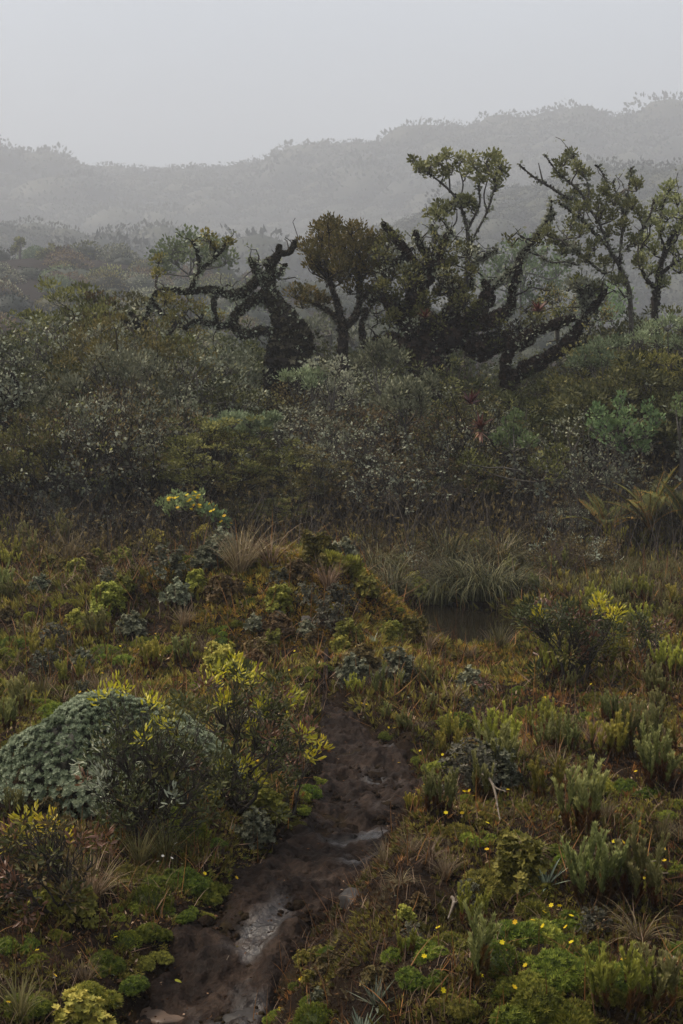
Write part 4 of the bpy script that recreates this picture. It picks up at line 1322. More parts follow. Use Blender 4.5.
# the woods that read as one mass
a = Acc()
rw = np.random.default_rng(78)
tp = {}
for k in range(5):
    cm = crown_mesh(700 + k, 420, .095, 1.0)
    V = np.concatenate(cm.V); QQ = np.concatenate(cm.Q)
    tp[k] = (V, QQ, [])


def woods(acc, n, d0, d1, xf, s0, s1, r):
    d = r.uniform(d0 ** .7, d1 ** .7, n) ** (1 / .7)
    x = r.uniform(-xf, xf, n) * d
    z = height(x, d)
    s = r.uniform(s0, s1, n) * (1 + .8 * (r.uniform(0, 1, n) > .93))
    k = r.integers(0, 5, n)
    for q in range(5):
        m_ = k == q
        R = frames(np.tile([0, 0, 1.], (m_.sum(), 1)), None, r)
        inst(acc, tp[q], np.stack([x, d, z - .1 * s], -1)[m_], R, np.stack([s, s, (s * r.uniform(.5, 1.1, n))], -1)[m_])


woods(a, 420, 26, 140, .36, .9, 1.9, rw)
g = link('slope_scrub', a.mesh('slope_scrub', M['farleaf'])); tag(g, 'unbroken dark scrub covering the misty slope beyond the thicket', 'scrub', None, 'stuff')
a = Acc(); woods(a, 1200, 200, 350, .34, 2.8, 6.5, rw)
g = link('middle_wood', a.mesh('middle_wood', M['farleaf'])); tag(g, 'grey misty wood on the nearer ridge', 'wood', None, 'stuff')
a = Acc(); woods(a, 1500, 480, 690, .34, 5.5, 13, rw)
g = link('far_wood', a.mesh('far_wood', M['farleaf'])); tag(g, 'faint fog-grey wood along the farthest ridge skyline', 'wood', None, 'stuff')
# emergent flat crowns on the skyline
for k, (px, top, wd) in enumerate([(20, 141, 9), (40, 146, 7), (58, 150, 9), (80, 150, 8), (104, 152, 8), (190, 160, 10), (405, 128, 10), (470, 121, 13), (525, 103, 14), (562, 101, 11), (640, 98, 16), (671, 97, 12)]):
    d = 678
    x = (px - 341.5) / F * d
    z = hz(x, d)
    ztop = P(px, top + 13, d)[2]
    R_ = wd / F * d
    H = max(ztop - z, 3)
    root = empty('skyline_tree', (x, d, z))
    at_ = Acc(); tube(at_, [(0, 0, -1), (.3, 0, H * .5), (0, 0, H * .85)], [.5, .4, .25], 6)
    link('trunk', at_.mesh('trunk', M['greybark']), root)
    cm = link('crown', None, None) if False else None
    aa = Acc(); V, QQ, _ = tp[k % 5]
    aa.add(V * np.array([R_, R_, H * .45]) + np.array([0, 0, H * .62]), QQ, None, rw.uniform(0, 1))
    link('crown', aa.mesh('crown', M['farleaf']), root)
    reg(root, 'faint skyline tree', 'tree', 'trees on the farthest ridge', (x, d, ztop))

# ================================================================ PLANTS ROUND THE POND AND ON THE HEATH
rp = np.random.default_rng(99)


def leafy(name, seed, basepx, tips, d, label, mats, twigs=None, L=.034, ntw=6, rt=.010, nleaf=9, twig='twig', cl=.03, leafmix=(.3, .55, .15), infill=60, gz=None, nm=6, ns=4, spread=.1, tpl=T_FOLD, cat='shrub'):
    """shrub whose shoots end at the given picture spots, at distance d; tips: (px, py, radius px, kind)"""
    r = np.random.default_rng(seed)
    b0 = P(basepx, 800, d)
    base = np.array([b0[0], d, hz(b0[0], d)])
    br = Acc(); lf = {k: Acc() for k in mats}
    T_, K_ = [], []
    for t in tips:
        px, py, rr, kd = t
        m = P(px, py, d + r.uniform(-.22, .22))
        R_ = rr / F * d
        q = m + norm(r.normal(0, 1, (ntw, 3))) * R_ * r.uniform(.2, 1, (ntw, 1))
        T_.append(q); K_ += [kd] * ntw
    T_ = np.concatenate(T_) - base
    K_ = np.array(K_)
    dirs, tw = skeleton(br, T_, np.array([0, 0, -.03]), nm, ns, rt, r, spread, .38, .5, 6)
    for k in mats:
        s = K_ == k
        if s.any(): leaves_at(lf[k], T_[s], dirs[s], nleaf, cl, L, tpl, .35, .7, r)
    # leaves further down the twigs
    c = tw[tw[:, 2] > .3 * T_[:, 2].mean()]
    c = c[r.choice(len(c), min(infill * 6, len(c)))]
    kk = list(mats)
    lo = kk[0]
    leaves_at(lf[lo], c, np.tile([0, 0, .6], (len(c), 1)), 1, .012, L * .9, tpl, .2, .4, r)
    root = empty(name, base)
    tag(root, label, cat)
    nmz = {'gleaf': 'foliage', 'yleaf': 'young_leaves', 'rleaf': 'reddish_leaves', 'dleaf': 'foliage', 'oleaf': 'foliage', 'gyleaf': 'foliage', 'lichen': 'lichen', 'bleaf': 'foliage'}
    for k in mats:
        if lf[k].n:
            o = link(nmz[k], lf[k].mesh(nmz[k], M[k]), root)
            if k == 'lichen': o['kind'] = 'stuff'
    link('branches', br.mesh('branches', M[twig], True), root)
    return root


def scat(cx, cy, rx, ry, n, rr, kinds, r=rp):
    out = []
    for _ in range(n):
        a_, q = r.uniform(0, 2 * PI), math.sqrt(r.uniform(0, 1))
        k = kinds[r.integers(len(kinds))]
        out.append((cx + rx * q * math.cos(a_), cy + ry * q * math.sin(a_), rr, k))
    return out


# bottom left shrub
leafy('leafy_shrub', 1, 68, scat(48, 848, 68, 30, 26, 10, ['gleaf', 'bleaf', 'rleaf', 'gleaf']) + scat(50, 900, 66, 38, 14, 9, ['gleaf', 'rleaf', 'bleaf'])
      + [(28, 818, 8, 'yleaf'), (44, 826, 8, 'yleaf'), (12, 828, 9, 'yleaf'), (62, 836, 7, 'yleaf'), (0, 842, 9, 'yleaf'), (26, 836, 7, 'yleaf'), (-22, 836, 9, 'yleaf'), (6, 948, 8, 'yleaf'), (-6, 936, 8, 'yleaf')],
      4.25, 'bottom left shrub with yellow top leaves, reddish lower leaves and lichened forked stems', ['gleaf', 'yleaf', 'rleaf', 'bleaf'], L=.028, rt=.017, ntw=5, nleaf=6, infill=22, nm=7, ns=5)
# middle shrub beside the path
leafy('leafy_shrub', 2, 236, scat(235, 735, 68, 60, 34, 10, ['gleaf', 'gleaf', 'gleaf', 'rleaf']) + scat(240, 790, 60, 40, 14, 9, ['gleaf', 'rleaf', 'gleaf', 'yleaf'])
      + [(222, 668, 8, 'yleaf'), (236, 664, 8, 'yleaf'), (246, 678, 9, 'yleaf'), (214, 680, 6, 'yleaf'), (260, 706, 5, 'yleaf'), (292, 702, 8, 'yleaf'), (202, 684, 6, 'rleaf'), (252, 676, 7, 'yleaf'),
         (276, 678, 9, 'gleaf'), (270, 690, 9, 'gleaf'), (254, 730, 6, 'yleaf'), (305, 735, 6, 'yleaf'), (312, 755, 5, 'yleaf'), (216, 790, 5, 'yleaf'), (225, 700, 6, 'yleaf'), (290, 770, 6, 'gleaf')],
      5.2, 'open shrub beside the muddy path topped with bright yellow leaf tufts', ['gleaf', 'yleaf', 'rleaf'], L=.028, rt=.013, ntw=4, nleaf=9, nm=8)
# dark shrub in front of the dome
leafy('twiggy_shrub', 3, 150, scat(185, 765, 40, 60, 34, 11, ['gleaf', 'gleaf', 'oleaf']) + scat(140, 772, 58, 64, 64, 11, ['gleaf', 'gleaf', 'lichen', 'gleaf', 'gleaf', 'gleaf']) + [(108, 692, 8, 'yleaf'), (118, 684, 8, 'yleaf'), (100, 698, 7, 'yleaf'), (124, 690, 6, 'yleaf'),
      (150, 706, 7, 'yleaf'), (158, 716, 6, 'yleaf'), (152, 698, 5, 'yleaf'), (168, 725, 6, 'yleaf'), (140, 735, 6, 'yleaf'), (82, 780, 5, 'rleaf'), (200, 720, 8, 'gleaf')],
      4.8, 'dark tangled twiggy shrub with a few yellow sprigs in front of the silvery dome', ['gleaf', 'yleaf', 'rleaf', 'lichen', 'oleaf'], L=.027, rt=.013, ntw=5, nleaf=4, infill=110, nm=10, ns=5, spread=.14)
# right middle shrub
leafy('leafy_shrub', 4, 572, scat(565, 625, 48, 22, 24, 10, ['gleaf', 'gleaf', 'gyleaf', 'rleaf']) + scat(570, 665, 44, 26, 14, 9, ['gleaf', 'oleaf', 'gleaf', 'rleaf'])
      + [(528, 606, 6, 'gleaf'), (520, 616, 7, 'gleaf'), (602, 600, 6, 'yleaf'), (598, 608, 5, 'yleaf'), (616, 615, 8, 'yleaf'), (540, 615, 5, 'yleaf'), (622, 632, 9, 'gleaf'), (612, 650, 9, 'oleaf')],
      7.5, 'rounded dark leafy shrub with greyish leaves standing right of the pond', ['gleaf', 'yleaf', 'rleaf', 'gyleaf', 'oleaf'], L=.032, rt=.018, ntw=6, nleaf=12, cl=.04, nm=8)
leafy('twiggy_shrub', 5, 640, scat(648, 640, 20, 26, 12, 9, ['gleaf', 'rleaf', 'gleaf']), 7.9, 'small dark twiggy bush immediately right of the rounded leafy shrub', ['gleaf', 'rleaf'], L=.03, rt=.012, ntw=6, nleaf=5, infill=120)
# little ones
leafy('leafy_sprig', 6, 288, scat(300, 760, 18, 40, 7, 7, ['gleaf', 'rleaf', 'gleaf']) + [(322, 745, 5, 'yleaf')], 5.35, 'thin sparse sprig leaning over the left path edge', ['gleaf', 'rleaf', 'yleaf'], L=.03, rt=.007, ntw=4, nleaf=6, infill=20, nm=3, ns=2)
leafy('leafy_sprig', 7, 487, scat(484, 700, 8, 18, 5, 5, ['gleaf', 'rleaf']), 6.7, 'single thin reddish sprig in the middle of the right heath', ['gleaf', 'rleaf'], L=.03, rt=.006, ntw=4, nleaf=6, infill=10, nm=2, ns=2)
# brown bushes by the pond
for sd, bx, cx, cy, rx, ry, d, lab in [(8, 560, 562, 562, 34, 28, 12.6, 'leafless brown purplish bush at the right rear edge of the pond'), (9, 610, 606, 560, 24, 22, 13.0, 'smaller greyish brown bush right of the purplish bush'),
                                       (10, 455, 420, 575, 40, 24, 12.4, 'grey brown twiggy bush tangled among the sedges')]:
    leafy('bare_bush', sd, bx, scat(cx, cy, rx, ry, 40, 9, ['bleaf', 'bleaf', 'lichen']), d, lab, ['bleaf', 'lichen'], L=.026, rt=.012, ntw=9, nleaf=4, infill=260, nm=10, ns=6, tpl=T_RHOMB, twig='purplebark')

# silvery dome shrub
dc = P(108, 800, 5.5)
dz = hz(dc[0], 5.5)
a = Acc()
RX, RY, RZ = .47, .45, P(120, 688, 5.5)[2] - dz
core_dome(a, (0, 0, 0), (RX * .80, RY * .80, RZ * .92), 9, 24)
rd = np.random.default_rng(5)
nc_ = 2500
gk = np.arange(nc_) + .5
cz = 1 - 1.12 * gk / nc_
C0 = np.stack([np.cos(gk * 2.39996) * np.sqrt(1 - cz ** 2), np.sin(gk * 2.39996) * np.sqrt(1 - cz ** 2), cz], -1) + rd.normal(0, .018, (nc_, 3))
per_ = 11
n = nc_ * per_
off_ = rd.normal(0, .014, (n, 3))
D = norm(np.repeat(C0, per_, 0) + off_)
bump_ = .045 * np.exp(-(np.linalg.norm(off_, axis=1) / .024) ** 2) + np.repeat(rd.uniform(-.03, .02, nc_), per_)
lump = 1 + bump_ + .10 * noise(D[:, 0] * 3, D[:, 1] * 3, D[:, 2] * 3, 3)
p_ = D * lump[:, None] * np.array([RX, RY, RZ])
p_[:, :2] *= (1.06 - .28 * np.clip(p_[:, 2:3] / RZ, 0, 1) ** 1.5)
keep = np.repeat((rd.uniform(0, 1, nc_) > .06) & (noise(C0[:, 0] * 5, C0[:, 1] * 5, C0[:, 2] * 5, 8) > -.52), per_)
a_l = Acc()
inst(a_l, TIPSTAR, p_[keep], frames((D * np.array([1, 1, 1.2]) + rd.normal(0, .18, (n, 3)))[keep], None, rd), .0118 * rd.uniform(.7, 1.35, keep.sum()),
     np.clip(.5 + (lump[keep] - 1.01) * 9 + rd.uniform(-.2, .25, keep.sum()), 0, 1))
root = empty('dome_shrub', (dc[0], 5.5, dz - .06))
tag(root, 'large silvery green dome-shaped shrub of tight woolly leaf tips at the left', 'shrub')
link('foliage', a_l.mesh('foliage', M['silver']), root)
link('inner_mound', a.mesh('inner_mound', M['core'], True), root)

# sedges drooping over the pond
for k, (px, d, s, lab) in enumerate([(392, 11.9, 0.51, 'leftmost drooping sedge clump behind the pond'), (415, 12.5, 0.54, 'second sedge clump from the left behind the pond'), (440, 11.85, 0.43, 'middle sedge clump hanging over the dark pond'),
                                     (462, 12.0, 0.57, 'tall sedge clump with long arching blades behind the pond centre'), (485, 11.8, 0.64, 'tallest sedge clump at the right of the pond'),
                                     (508, 11.9, 0.54, 'rightmost sedge clump beside the purplish bush'), (378, 12.8, .55, 'small sedge clump hidden behind the moss mound'), (450, 12.9, .6, 'sedge clump in the second row behind the middle one'),
                                     (500, 13.0, .6, 'sedge clump in the second row behind the tallest one')]):
    x = (px - 341.5) / F * d
    o = SEDGE[k % 2].place((x, d, hz(x, d) - .02), k * 1.3, s, label=lab, cat='sedge', group='sedge clumps behind the pond')
x, d = P(497, 640, 10.4)[0], 10.2
TU[0].place((x, d, hz(x, d)), 0, .28, label='low dry grass tuft at the right shore of the pond', cat='grass tuft')

# fern and bromeliads
def fern(seed, n, L, elev, lab, pos, mat='fern'):
    r = np.random.default_rng(seed)
    root = empty('fern', pos)
    tag(root, lab, 'fern', 'ferns at the right edge of the thicket')
    for k in range(n):
        az = 2 * PI * k / n + r.uniform(-.25, .25)
        el = math.radians(r.uniform(*elev)); dr = r.uniform(.5, 1.3); l = L * r.uniform(.75, 1.1)
        t_ = np.linspace(0, 1, 12)
        e = el - dr * t_
        hx = np.r_[0, np.cumsum(np.cos(e[:-1])) * l / 11]; zz = np.r_[0, np.cumsum(np.sin(e[:-1])) * l / 11]
        p = np.stack([hx * math.cos(az), hx * math.sin(az), zz], -1)
        a = Acc(); tube(a, p, np.linspace(.007, .002, 12), 4, .95)
        u = np.linspace(.10, .99, 34)
        q = np.stack([np.interp(u, t_, p[:, i]) for i in range(3)], -1)
        tg = norm(np.gradient(q, axis=0))
        sd_ = norm(np.cross(tg, [0, 0, 1]))
        for sg in (-1, 1):
            dd_ = sd_ * sg + tg * .45 + np.array([0, 0, .15])
            ln = .15 * L * np.sin(PI * np.clip(u, .1, .97)) ** .7
            inst(a, T_RHOMB, q, frames(dd_, np.zeros(len(q)), r), np.stack([ln * .36, ln, ln], -1), np.clip(r.uniform(0, .75, len(q)) + (.3 if k % 4 == 0 else 0), 0, 1))
        link('frond', a.mesh('frond', M[mat]), root)


for sd, px, d, L, n, el, lab in [(1, 652, 13.9, .66, 13, (50, 85), 'large fern with olive and orange fronds at the right edge of the thicket'), (2, 610, 14.0, .58, 10, (40, 75), 'darker green fern left of the large orange tinged fern'),
                                 (3, 690, 13.7, .7, 10, (45, 80), 'green fern cut by the right edge of the picture')]:
    x = (px - 341.5) / F * d
    fern(sd, n, L, el, lab, (x, d, hz(x, d) + .12))


def bromeliad(seed, px, py, d, R_, lab, grp='red bromeliads on the mossy tree'):
    r = np.random.default_rng(seed)
    pos = P(px, py, d)
    root = empty('bromeliad', pos); tag(root, lab, 'bromeliad', grp)
    a, b_ = Acc(), Acc()
    n = 34
    blades(a, np.zeros((n, 3)), r.uniform(0, 2 * PI, n), np.radians(r.uniform(5, 75, n)), R_ * r.uniform(.8, 1.1, n), r.uniform(.2, .9, n), np.full(n, R_ * .14), 5, None, r)
    n = 12
    blades(b_, np.tile([0, -.02, -.03], (n, 1)), r.uniform(0, 2 * PI, n), np.radians(r.uniform(-60, 0, n)), R_ * r.uniform(.5, .85, n), r.uniform(.2, .6, n), np.full(n, R_ * .16), 5, None, r)
    link('leaves', a.mesh('leaves', M['redleaf']), root)
    if R_ > .2: link('withered_leaves', b_.mesh('withered_leaves', M['pinkleaf']), root)


dk = 15.5
for (px_, d_, top_, v_, lb_) in [(472, 15.75, 398, 1, 'dark barked tangled shrub carrying the two large red bromeliads'), (500, 16.1, 408, 2, 'nearly bare grey shrub just right of the two large red bromeliads')]:
    pt = P(px_, top_, d_); gz = hz(pt[0], d_)
    o = TG[v_].place((pt[0], d_, gz), .7, (pt[2] - gz) / 1.62, label=lb_, cat='shrub', group='lichen hung tangled shrubs')
bromeliad(1, 471, 404, 15.15, .20, 'upper of the two large red bromeliads in the dark tangled shrub', 'large red bromeliads')
bromeliad(2, 480, 429, 15.0, .22, 'lower large red bromeliad with drooping pink leaves in the dark tangled shrub', 'large red bromeliads')
bromeliad(3, 538, 312, 16.3, .17, 'small dark red bromeliad sitting on the slanting trunk')
bromeliad(4, 425, 318, 17.2, .15, 'small dark red bromeliad in the fork of the mossy tree')

# yellow flower cluster bushes
FLV = []
for i_ in range(6):
    an = 2 * PI * i_ / 6
    c_, s_ = math.cos(an), math.sin(an)
    k = len(FLV)
    FLV += [(0, 0, 0), (c_ * .6 - s_ * .32, s_ * .6 + c_ * .32, .16), (c_ * 1.05, s_ * 1.05, .18), (c_ * .6 + s_ * .32, s_ * .6 - c_ * .32, .16)]
T_FLOWER = (A3(FLV), [(4 * q, 4 * q + 1, 4 * q + 2, 4 * q + 3) for q in range(6)], [])
fa = Acc(); inst(fa, T_FLOWER, np.zeros((1, 3)), frames(A3([[0, 0, 1]]), np.zeros(1)), .0075, np.array([.7]))
FLM = fa.mesh('flower', M['petal'])
fa = Acc(); inst(fa, T_FLOWER, np.zeros((1, 3)), frames(A3([[0, 0, 1]]), np.zeros(1)), .006, np.array([.7]))
FLW = fa.mesh('flower', M['whitepetal'])


def flowers(parent, pts, size=1.0, me=None, r=rp):
    for p in pts:
        o = link('flower', me or FLM, parent)
        o.location = [float(v) for v in p]
        o.rotation_euler = (r.uniform(.1, .9), r.uniform(-.4, .4), r.uniform(0, 6))
        o.scale = (size,) * 3


for sd, d, bx, tufts, nf, lab in [(61, 13.9, 182, [(166, 502, 8), (178, 498, 8), (190, 500, 8), (198, 498, 7), (184, 506, 8), (172, 508, 7), (196, 510, 7), (204, 508, 6)], 26, 'bush dotted with bright yellow flowers in front of the dark thicket'),
                                  (62, 13.6, 214, [(210, 512, 6), (218, 516, 6), (226, 524, 5)], 6, 'small yellow flowered sprig right of the yellow flowered bush')]:
    t = Tree('flowering_bush', d, sd, bx)
    by = proj(t.base)[1]
    t.limb([(bx, by, 2), (bx, 525, 1.5), (bx, 512, 1)], .05)
    t.tuft(tufts, 10, 10, .04, .045, T_BROAD, .15, .4)
    o = t.finish('pleaf', 'twig', lab, 'bush')
    r = t.r
    pts = []
    for _ in range(nf):
        q = tufts[r.integers(len(tufts))]
        pts.append(P(q[0] + r.uniform(-7, 7), q[1] - r.uniform(0, 6), d - .22) - t.base)
    flowers(o, pts, 2.9)

# moss mound shrubs
layered(71, 'upright_y', [(318, 568, 8), (330, 562, 8), (342, 570, 8), (350, 566, 7), (336, 578, 8), (310, 574, 6), (324, 580, 7), (356, 576, 6)], .045, 'yellow-green feathery shrub crowning the moss mound', 'mound_shrub', 9.6, 334, T_RHOMB, 14, 30, .035, .7)
layered(72, 'upright_y', [(300, 555, 7), (308, 552, 8), (314, 560, 6), (302, 565, 7)], .045, 'smaller yellow-green feathery shrub left behind the mound crown', 'mound_shrub', 10.3, 306, T_RHOMB, 14, 30, .035, .9)

# ---- stones on the path, fallen leaf, twigs
def stone(label, px, py, rx, ry, rz_, seed, mat='stone', dz=0.0, rot=0.0):
    p = G(px, py)
    a = Acc()
    th = np.linspace(0, 2 * PI, 28, endpoint=False); ph = np.linspace(-PI / 2, PI / 2, 15)
    T_, PH = np.meshgrid(th, ph)
    D = np.stack([np.cos(T_) * np.cos(PH), np.sin(T_) * np.cos(PH), np.sin(PH)], -1)
    rr = 1 + .22 * fbm(D[..., 0] * 1.6 + seed, D[..., 1] * 1.6, D[..., 2] * 1.6, 4, seed)
    D = np.sign(D) * np.abs(D) ** .8
    V = (D * rr[..., None] * np.array([rx, ry, rz_])).reshape(-1, 3)
    i = np.arange(14)[:, None] * 28; j = np.arange(28)[None]; j2 = (j + 1) % 28
    a.add(V, np.stack([i + j, i + j2, i + 28 + j2, i + 28 + j], -1).reshape(-1, 4))
    o = link('stone', a.mesh('stone', M[mat], True))
    o.location = (p[0], p[1], p[2] + dz); o.rotation_euler = (0, 0, rot)
    tag(o, label, 'stone')


stone('dark wet stone jutting from the bank at the path edge', 356, 902, .045, .06, .030, 3, 'stone', .0, .5)
stone('flat brownish stone at the bottom of the path, left side', 172, 1016, .10, .07, .022, 7, 'stonewarm', -.006, .2)
stone('flat grey stone at the bottom of the path, right side', 250, 1020, .08, .055, .024, 11, 'stone', -.004, -.3)
stone('pale small stone on the moss mound', 306, 624, .035, .03, .03, 13, 'greybark', .02)
p = G(186, 992)
a = Acc(); inst(a, T_FOLD, np.zeros((1, 3)), frames(A3([[1, .2, .15]]), np.array([.3])), np.array([[.06, .05, .04]]), np.array([.8]))
inst(a, T_FOLD, A3([[-.012, .004, .002]]), frames(A3([[-.6, .5, .1]]), np.array([.3])), np.array([[.05, .05, .03]]), np.array([.3]))
o = link('fallen_leaf', a.mesh('fallen_leaf', M['yleaf'])); o.location = (p[0], p[1], p[2] + .022); tag(o, 'curled fallen yellow-brown leaf lying on the wet mud', 'leaf')

# ---- scattered heath plants
def inpath(p, m=.03): return (abs(p[0] - pcx(p[1])) < phw(p[1]) + m) and p[1] < 7.7
def inpond(p): return ((p[0] - .90) / .88) ** 2 + ((p[1] - 10.7) / 1.25) ** 2 < 1
BUSY = [(68, 960, 20), (236, 862, 22), (150, 850, 25), (572, 715, 18), (110, 790, 60), (60, 775, 30), (150, 760, 40), (70, 815, 50)]
taken = []


def ok(px, py, p, sep):
    if inpath(p, sep * .4) or inpond(p): return False
    for b in BUSY:
        if (px - b[0]) ** 2 + (py - b[1]) ** 2 < b[2] ** 2: return False
    for q, s_ in taken:
        if (p[0] - q[0]) ** 2 + (p[1] - q[1]) ** 2 < ((sep + s_) * .5) ** 2: return False
    return True


def shade(c): return {'cushion': 'green', 'cushion_lime': 'lime green', 'cushion_olive': 'olive'}[c]


def put(kind, px, py, size, flowers_n=0, force=False, v=None, sep=None):
    p = G(px, py)
    if p[1] > 14.5: return False
    sep = sep if sep is not None else {'cushion': 1.5, 'upright': .95, 'tuft': .9, 'heath': .9, 'rosette': 1.0}[kind] * size
    if not force and not ok(px, py, p, sep): return False
    taken.append((p, sep))
    nrm = 0
    rz = rp.uniform(0, 6.28)
    if kind == 'cushion':
        i = rp.integers(len(CU)) if v is None else v
        mt, me = CU[i]
        o = link('cushion_plant', me)
        o.location = (p[0], p[1], p[2] - .005); o.rotation_euler = (0, 0, rz)
        k = size * rp.uniform(.85, 1.15)
        o.scale = (k, k, k * rp.uniform(.8, 1.15))
        if flowers_n:
            pts = []
            for _ in range(flowers_n):
                an = rp.uniform(0, 6.28); q = rp.uniform(0, .7)
                pts.append((math.cos(an) * q, math.sin(an) * q, .78 * math.sqrt(1 - q * q) * .85 + .12))
            flowers(o, pts, 1.0 / k)
        ph = ('large ' if size > .095 else 'small ' if size < .06 else '') + ('yellow-flowered ' if flowers_n else '') + shade(mt) + ' cushion plant'
        reg(o, ph, 'cushion plant', 'cushion plants on the heath', p + (0, 0, size * .3))
    elif kind == 'upright':
        i = rp.integers(len(UP)) if v is None else v
        o = UP[i].place(p, rz, size)
        ph = ('tall ' if size > .26 else 'short ' if size < .15 else '') + ['grey-green', 'yellow-green', 'dense grey-green', 'dense yellow-green', 'thin grey-green'][i] + ' upright shrub'
        reg(o, ph, 'shrub', 'upright heath shrubs', p + (0, 0, size * .5))
    elif kind == 'tuft':
        i = rp.integers(3) if v is None else v
        o = TU[i].place(p, rz, size)
        reg(o, ('straw coloured', 'olive', 'wispy pale')[i] + ' grass tuft', 'grass tuft', 'grass tufts on the heath', p + (0, 0, size * .4))
    elif kind == 'heath':
        i = rp.integers(5) if v is None else v
        o = HE[i].place(p, rz, size)
        reg(o, ('olive', 'brown', 'grey-green', 'yellow-green', 'pale grey')[i] + ' twiggy heath shrub', 'shrub', 'low twiggy heath shrubs', p + (0, 0, size * .4))
    elif kind == 'rosette':
        o = ROS[0].place(p, rz, size)
        reg(o, 'silvery spiky rosette plant', 'rosette plant', 'silvery rosettes', p + (0, 0, size * .2))
    return True


